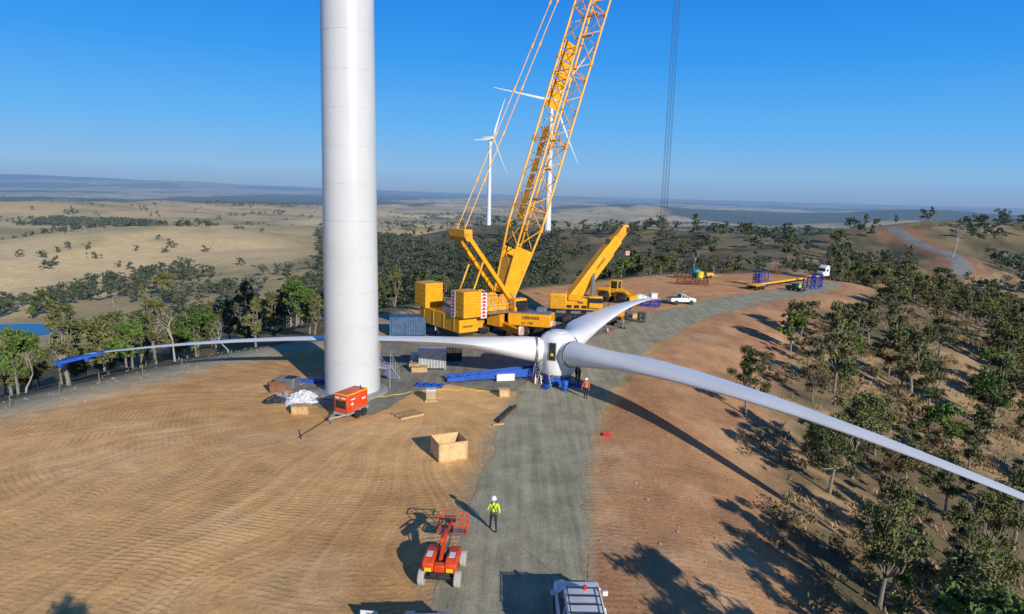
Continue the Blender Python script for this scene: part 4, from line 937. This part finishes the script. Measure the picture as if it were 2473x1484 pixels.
LF=[leafmat('gum_leaves_olive',(.06,.075,.026),(.19,.19,.07)),leafmat('gum_leaves_green',(.04,.08,.018),(.13,.20,.04)),leafmat('gum_leaves_dry',(.10,.08,.035),(.23,.165,.075))]
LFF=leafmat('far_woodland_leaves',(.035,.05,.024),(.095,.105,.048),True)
SCR=leafmat('scrub_leaves',(.075,.07,.033),(.20,.155,.075))
def leafcloud(rg,cl,nl,leaf):
    cl=np.array(cl);w=cl[:,3]**2;idx=rg.choice(len(cl),nl,p=w/w.sum());c=cl[idx]
    d=rg.normal(size=(nl,3));d/=np.linalg.norm(d,axis=1)[:,None];rr=rg.uniform(.1,1.25,nl)**.8
    p=c[:,:3]+d*(c[:,3]*rr)[:,None]*np.array([1,1,.75]);p[:,2]-=0.12*c[:,3]
    a=rg.normal(size=(nl,3));a/=np.linalg.norm(a,axis=1)[:,None];b=np.cross(a,rg.normal(size=(nl,3)));b/=np.linalg.norm(b,axis=1)[:,None]
    s=leaf*rg.uniform(.6,1.4,nl)[:,None];a=a*s;b=b*s*.5
    return np.stack([p-a-b*.3,p-b,p+a+b*.3,p+b],1).reshape(-1,3)
def qf(n): return np.arange(n*4).reshape(-1,4)
def limbs(mb,rg,h,cl,r):
    fork=h*rg.uniform(.22,.36);lean=rg.normal(0,.05*h,2)
    base=[(0,0,-.6),(lean[0]*.2,lean[1]*.2,fork*.5),(lean[0]*.5,lean[1]*.5,fork)]
    mb.path(base,[r*1.25,r,r*.85],8)
    for c in cl[::3]:
        f=Vector(base[2]);e=Vector(c[:3])-Vector((0,0,c[3]*.2));m=f.lerp(e,.5)+Vector((rg.normal(0,.05*h),rg.normal(0,.05*h),-.03*h))
        m.z=max(m.z,fork+.2);mb.path([f,m,e],[r*.5,r*.3,r*.1],5)
        for _ in range(2):
            q=e+Vector(rg.normal(0,c[3]*.8,3));mb.path([m.lerp(e,.5),q],[r*.18,r*.06],4)
def proto(seed,h,cr,ncl,nl,leaf,lm,name='gum_tree'):
    rg=np.random.default_rng(seed);cl=[]
    ex,ey=rg.uniform(.75,1.2,2)
    for k in range(ncl):
        a=rg.uniform(0,6.28);z=rg.uniform(.34,.96);q=cr*math.sqrt(max(.08,1-((z-.62)/.42)**2))*rg.uniform(.1,1.)
        cl.append((q*math.cos(a)*ex,q*math.sin(a)*ey,z*h,cr*rg.uniform(.12,.30)))
    cl.append((0,0,h*.9,cr*.25))
    t=bpy.data.objects.new(name,None);COL.objects.link(t);t.empty_display_size=.2
    mb=MB();limbs(mb,rg,h,cl,.02*h);mb.build('trunk',BARK,t)
    npmesh('crown',leafcloud(rg,cl,nl,leaf),qf(nl),lm,t)
    return t
near=[proto(101,9.5,2.6,38,6200,.14,LF[0]),proto(102,8.5,2.8,46,7800,.14,LF[1]),proto(103,10,2.4,34,5200,.14,LF[0]),proto(104,7,2.3,24,3000,.14,LF[2]),proto(105,9,3.0,48,7600,.14,LF[0]),proto(106,9.5,2.3,30,4800,.14,LF[0])]
mid=[proto(111,10,2.9,32,2100,.26,LF[0]),proto(112,9,3.2,36,2500,.26,LF[1]),proto(113,11,2.7,30,1800,.26,LF[0]),proto(114,8,2.5,20,1100,.25,LF[2]),proto(115,8,3.7,42,3000,.28,LF[0]),proto(116,12,3.4,34,2100,.27,LF[0])]
def dead_proto(seed,h):
    rg=np.random.default_rng(seed);t=bpy.data.objects.new('dead_tree',None);COL.objects.link(t);mb=MB();mt=MB()
    def br(mb,p,d,l,r,dep):
        d=d.normalized();pts=[p];rs=[r]
        for k in range(3):
            d=(d+Vector(rg.normal(0,.16,3))).normalized();p=p+d*l/3;pts.append(p);rs.append(r*(1-.2*(k+1)))
        mb.path(pts,rs,6 if dep<2 else 4)
        return p,d
    p,d=br(mt,Vector((0,0,-.5)),Vector((rg.normal(0,.1),rg.normal(0,.1),1)),h*.5,h*.024,0)
    st=[(p,d,h*.28,h*.012,1) for _ in range(3)]
    while st:
        p,d,l,r,dep=st.pop();dd=(d+Vector(rg.normal(0,.55,3))+Vector((0,0,.3)));q,d2=br(mb,p,dd,l,r,dep)
        if dep<4:
            for _ in range(3 if dep<3 else 2): st.append((q,d2,l*.6,r*.5,dep+1))
    mt.build('trunk',DEAD,t);mb.build('bare_branches',DEAD,t);return t
deads=[dead_proto(s,h) for s,h in((201,9),(202,8),(203,10))]
used=set()
def place(p,x,y,z,rz,s,label,cat,group=None):
    if id(p) in used: o=dup(p)
    else: o=p;used.add(id(p))
    o.location=(x,y,z);o.rotation_euler=(0,0,rz);o.scale=(s,s,s*random.uniform(.88,1.12));tag(o,label,cat,group);return o
def cand(step):
    g=np.mgrid[-260:420:step,14:420:step].reshape(2,-1);gx=g[0]+rng.uniform(-.46,.46,g.shape[1])*step;gy=g[1]+rng.uniform(-.46,.46,g.shape[1])*step
    d=dpad(gx,gy);az=np.degrees(np.arctan2(gx,gy));right=((gx>(4+np.clip(gy-40,0,300)*.42))&(gy<190))|((az>25)&(gy<262))
    return gx,gy,d,az,right
res=[]
gx,gy,d,az,right=cand(4.7);nz=fbm(gx,gy,20,61,3);frd=segd(gx,gy,[q[:2] for q in FR])
dens=np.where(right&(d>11),.46+(nz-.5)*2.6+ss(60,120,d)*.15,0);dens=np.where(right&(d>11)&(d<14.5),.28,dens);dens=np.where((frd<13)&(gy>215),0,dens);dens=np.where(frd<5,0,dens)
k=(rng.uniform(0,1,len(gx))<dens);res.append((gx[k],gy[k],d[k],np.ones(k.sum(),int)))
gx,gy,d,az,right=cand(5.2);nz=fbm(gx,gy,26,62,3);left=(~right)&(gx<10+np.clip(gy-110,0,300)*.05);back=(~right)&(~left)
dens=np.where(left&(d>6)&(d<55),.58+(nz-.5)*2.6,0);dens=np.where(left&(d>=55),(nz-.68)*4,dens)
dens=np.where(back&(d>10)&(d<70),.26+(nz-.5)*2.0-ss(25,60,gx)*.25,dens);dens=np.where(back&(d>=70),.03+(nz>.66)*.3,dens)
vz=(az>-13)&(az<4)&(gy>150);dens=np.where(vz&(d>10),.6+(nz-.5)*2,dens);dens=np.where(segd(gx,gy,[q[:2] for q in FR])<12,0,dens)
k=(rng.uniform(0,1,len(gx))<dens);res.append((gx[k],gy[k],d[k],np.where(left[k]&(gy[k]<200),0,2)))
gx,gy,d,reg=[np.concatenate([r[i] for r in res]) for i in range(4)]
gz=H(gx,gy);px,py=proj(gx,gy,gz);_,pt=proj(gx,gy,gz+6.5);vis=(px>-60)&(px<np.where(gy<60,2620,2520))&(pt<1500)&(gy>12)
gx,gy,gz,d,reg=gx[vis],gy[vis],gz[vis],d[vis],reg[vis];rr=np.hypot(gx,gy)
order=np.argsort(rr);bud={0:58,1:188,2:20};rest=[];ind=0
for i in order:
    x,y,z,r=gx[i],gy[i],gz[i],rr[i];g_=int(reg[i])
    if bud[g_]>0:
        bud[g_]-=1;ind+=1;s=random.uniform(.48,.82)
        if g_==1:
            if d[i]<15: s=min(s,.62)
            pr=random.choice(near if r<75 else mid)
            if r<75: lab,grp=('leafy gum tree on the near right slope below the long blade','gum trees near the right blade')
            else: lab,grp=('gum tree in the farther woodland on the right-hand hillside','gum trees of the farther right woodland')
        elif g_==0: pr=random.choice(mid);lab,grp=('gum tree on the slope falling away beyond the left side of the pad','gum trees below the left edge of the pad')
        else: pr=random.choice(mid);lab,grp=('gum tree in the gully behind the cranes','gum trees behind the cranes')
        place(pr,x,y,z-.1,random.uniform(0,6.28),s,lab,'tree',grp)
    else: rest.append((x,y,z,random.uniform(.55,.9)))
for k,(x,y,s) in enumerate(((14.5,17.5,.95),(17.5,13,1.2),(21.5,18,1.0),(15.5,8.5,1.35),(25.5,15.5,1.1),(20,8,1.3))):
    place(near[(k*2+1)%6],x,y,h1(x,y)-.1,k*1.3,s,'gum tree standing at the foot of the slope by the lower right corner','tree','gum trees at the lower right corner')
place(near[4],-8.6,9.6,0,1.,.72,'gum tree off the lower edge whose shadow reaches the dirt pad','tree')
def nt(px,py,Y,pr,s,label,cat='tree',h_=False):
    p=hit(px,py) if h_ else PY(px,py,Y);z=h1(p.x,p.y);place(pr,p.x,p.y,z-.1,random.uniform(0,6.28),s,label,cat)
nt(423,892,66,deads[0],.62,'tall pale dead tree standing beside the fence on the left edge')
nt(620,800,88,deads[1],.75,'pale dead tree with forked branches left of the tower among green gums')
nt(60,930,60,deads[2],.45,'low dead tree with silver branches at the far left edge')
nt(704,790,100,deads[1],.6,'small bleached dead tree directly left of the tower')
nt(555,870,71,deads[2],.45,'short dead tree near the pad edge behind the fence')
nt(2300,610,246,deads[0],1.5,'big bare dead tree beside the far road on the right hill')
nt(1660,670,195,deads[2],1.0,'bare white trunked tree behind the teal tank')
nt(1930,535,420,deads[0],1.1,'bare dead tree on the skyline of the far ridge');nt(1860,545,410,deads[1],1.0,'smaller bare dead tree on the skyline left of the first')
nt(400,712,0,mid[4],1.5,'large spreading tree standing alone in the golden paddock',h_=True);nt(97,748,0,mid[1],1.1,'round green bush tree above the pond at the left edge',h_=True);nt(76,772,0,mid[1],.75,'smaller round bush tree directly above the pond',h_=True);nt(345,722,0,mid[0],.8,'small tree left of the large spreading paddock tree',h_=True);nt(275,738,0,deads[1],1.2,'bare pale tree alone in the golden paddock',h_=True)
for k,(px_,Y,s) in enumerate(((1800,400,1.15),(1680,390,1.0),(1650,280,1.0),(2025,300,.9),(1910,245,1.),(2090,335,.6),(2115,345,.5),(2160,345,.5),(2245,350,.7))):
    lab=['large round gum tree on the skyline of the ridge','wide gum tree on the skyline left of the large round one','dense gum tree on the ridge behind the teal tank','lone gum tree on the grassy ridge above the trailer','gum tree on the shaded side of the ridge behind the trailer','first small bush tree on the hilltop by the road cutting','second small bush tree on the hilltop by the road cutting','third small bush tree on the hilltop by the road cutting','rightmost bush tree on the hilltop skyline'][k]
    nt(px_,560,Y,mid[(k*2+4)%6],s,lab)
for p in near+mid+deads:
    if id(p) not in used:
        for c_ in list(p.children): bpy.data.objects.remove(c_)
        bpy.data.objects.remove(p)
def lowtree(seed,nl,leaf):
    rg=np.random.default_rng(seed);cl=[(rg.normal(0,1.5),rg.normal(0,1.5),rg.uniform(2.4,7.5),rg.uniform(.8,1.5)) for _ in range(12)]
    return leafcloud(rg,cl,nl,leaf)
LC=[lowtree(s+40,380,.36) for s in range(6)];LA=[lowtree(s,110,.8) for s in range(6)];LB=[lowtree(s+20,14,2.0) for s in range(6)]
out=[]
def emit(protos,x,y,z,s):
    V=random.choice(protos);a=random.uniform(0,6.28);c,si=math.cos(a),math.sin(a)
    W=np.empty_like(V);W[:,0]=(V[:,0]*c-V[:,1]*si)*s+x;W[:,1]=(V[:,0]*si+V[:,1]*c)*s+y;W[:,2]=V[:,2]*s*.9+z;out.append(W)
for x,y,z,s in rest: emit(LC if math.hypot(x,y)<230 else LA,x,y,z,s*1.15)
n=150000;r=np.exp(rng.uniform(math.log(300),math.log(6500),n));a=np.radians(rng.uniform(-39,39,n));x=r*np.sin(a);y=r*np.cos(a);az=np.degrees(a)
rq=np.minimum(segd(x,y,RDG),segd(x,y,RDG2))
q=fbm(x,y*.7,480,71,5);q2=fbm(x,y,70,72,3)
den=ss(.52,.55,q)*(.15+.8*ss(.40,.50,q2))+ss(.66,.69,q2)*.12+.0012
den=np.where((az<-16)&(r<1000),den*.45,den)
wood=(az>-16)&(az<2)&(r<1000);den=np.where(wood,.3+.5*ss(.4,.5,q2),den)
den=np.where(rq<100,.02,den)
den=np.where(r<900,den*.25*(r/900)+den*.05,den*.8);den=np.where(np.hypot(x-POND[0],y-POND[1])<60,0,den)
k=rng.uniform(0,1,n)<den;x,y,r=x[k],y[k],r[k];z=H(x,y)
for i in range(len(x)): emit(LA if r[i]<900 else LB,x[i],y[i],z[i],random.uniform(.7,1.3)*(1. if r[i]<900 else 1.2))
V=np.concatenate(out);print('far quads',len(V)//4,'individual',ind,'rest',len(rest),'far',len(x),bud)
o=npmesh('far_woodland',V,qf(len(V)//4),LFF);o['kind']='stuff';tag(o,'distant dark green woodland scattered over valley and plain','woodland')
rgs=np.random.default_rng(5);SH=[leafcloud(rgs,[(rgs.normal(0,.35),rgs.normal(0,.35),rgs.uniform(.15,.8),rgs.uniform(.25,.45)) for _ in range(4)],70,.11) for _ in range(5)]
out=[];n=9000;x=rng.uniform(8,120,n);y=rng.uniform(16,170,n);d=dpad(x,y);_z=H(x,y);pxx,pyy=proj(x,y,_z);k=(d>10.5)&(d<75)&(fbm(x,y,7,83)>.54)&(x>4+np.clip(y-40,0,300)*.42)&(pxx<2560)&(pyy<1560)
for xx,yy,zz in zip(x[k],y[k],_z[k]): emit(SH,xx,yy,zz,random.uniform(.4,1.3))
V=np.concatenate(out);print('scrub',len(out));o=npmesh('understorey_scrub',V,qf(len(V)//4),SCR);o['kind']='stuff';tag(o,'low olive brown scrub under the trees of the right slope','scrub')
def stones():
    n=2600;x=rng.uniform(-45,22,n);y=rng.uniform(16,100,n);d=dpad(x,y);k=((d>-2)&(d<6)&(x<-12))|((d>.3)&(d<12)&(rng.uniform(0,1,n)<.25));x,y=x[k],y[k];z=H(x,y)
    B=np.array([[1,0,0],[0,1,0],[-1,0,0],[0,-1,0],[0,0,.8],[0,0,-.5]]);T=np.array([[0,1,4],[1,2,4],[2,3,4],[3,0,4],[1,0,5],[2,1,5],[3,2,5],[0,3,5]])
    V=[];Fa=[]
    for i in range(len(x)):
        s=rng.uniform(.03,.12);V.append(B*s*rng.uniform(.6,1.3,(6,3))+np.array([x[i],y[i],z[i]+.02]));Fa.append(T+6*i)
    o=npmesh('scattered_stones',np.concatenate(V),np.concatenate(Fa),mat('stone',(.42,.34,.24),.9,0,.3,dust=.3));o['kind']='stuff';tag(o,'small pale stones scattered along the pad edge','stones')
stones()
def tufts():
    n=6000;x=rng.uniform(8,90,n);y=rng.uniform(18,130,n);d=dpad(x,y);k=(d>12)&(d<60)&(fbm(x,y,8,81)>.45)&(x>5);x,y=x[k],y[k];z=H(x,y);m=len(x);b=7
    c=np.repeat(np.stack([x,y,z],1),b,0)+np.concatenate([rng.normal(0,.18,(m*b,2)),np.zeros((m*b,1))],1);h=rng.uniform(.15,.5,(m*b,1));dr=rng.normal(0,.15,(m*b,3));dr[:,2]=0;w=rng.normal(0,.05,(m*b,3));w[:,2]=0
    V=np.stack([c-w,c+w,c+w*.2+dr+np.array([0,0,1])*h,c-w*.2+dr+np.array([0,0,1])*h],1).reshape(-1,3)
    o=npmesh('dry_grass_tufts',V,qf(m*b),mat('dry_grass',(.32,.24,.12),.8,dust=0));o['kind']='stuff';tag(o,'dry grass tufts on the wooded slope','grass')
tufts()
# ------------------------------------------------------------ light, sky, camera
el=R(21.5);sa=Vector((.53,-.85,0)).normalized();sd=Vector((sa.x*math.cos(el),sa.y*math.cos(el),math.sin(el)))
L=bpy.data.lights.new('sun','SUN');L.energy=5.;L.angle=R(.5);L.color=(1,.94,.84);so=bpy.data.objects.new('sun',L);COL.objects.link(so);so.rotation_euler=(-sd).to_track_quat('-Z','Y').to_euler()
w=bpy.data.worlds.new('World');scene.world=w;w.use_nodes=True;nw=w.node_tree;sk=nw.nodes.new('ShaderNodeTexSky');sk.sky_type='NISHITA';sk.sun_disc=False;sk.sun_elevation=el;sk.sun_rotation=math.atan2(sa.x,sa.y);sk.air_density=1.;sk.dust_density=.3;sk.ozone_density=2.5;sk.altitude=300
bg=nw.nodes['Background'];bg.inputs[1].default_value=.11
tc=nw.nodes.new('ShaderNodeTexCoord');sz=nw.nodes.new('ShaderNodeSeparateXYZ');nw.links.new(tc.outputs['Generated'],sz.inputs[0])
rp=nw.nodes.new('ShaderNodeValToRGB');nw.links.new(sz.outputs[2],rp.inputs[0]);e=rp.color_ramp.elements
e[0].position=0.;e[0].color=(.21,.35,.57,1);e[1].position=1.;e[1].color=(.01,.06,.22,1)
for p_,c_ in((.03,(.23,.46,.76)),(.09,(.11,.43,.88)),(.18,(.03,.32,.88)),(.28,(.008,.22,.80)),(.42,(.01,.12,.42))):
    q=e.new(p_);q.color=c_+(1,)
vm=nw.nodes.new('ShaderNodeVectorMath');vm.operation='SCALE';vm.inputs['Scale'].default_value=1/.11;nw.links.new(rp.outputs[0],vm.inputs[0])
mx=nw.nodes.new('ShaderNodeMixRGB');mx.inputs[0].default_value=.94;nw.links.new(sk.outputs[0],mx.inputs[1]);nw.links.new(vm.outputs[0],mx.inputs[2]);nw.links.new(mx.outputs[0],bg.inputs[0])
cd_=bpy.data.cameras.new('camera');cd_.sensor_width=36;cd_.lens=36*F/2473.;cd_.clip_end=90000;cd_.clip_start=.5
co=bpy.data.objects.new('camera',cd_);COL.objects.link(co);co.matrix_world=Matrix.Translation((0,0,CH))@Matrix.Rotation(R(90)-PT,4,'X')@Matrix.Rotation(RL,4,'Z');scene.camera=co
scene.view_settings.view_transform='Standard'
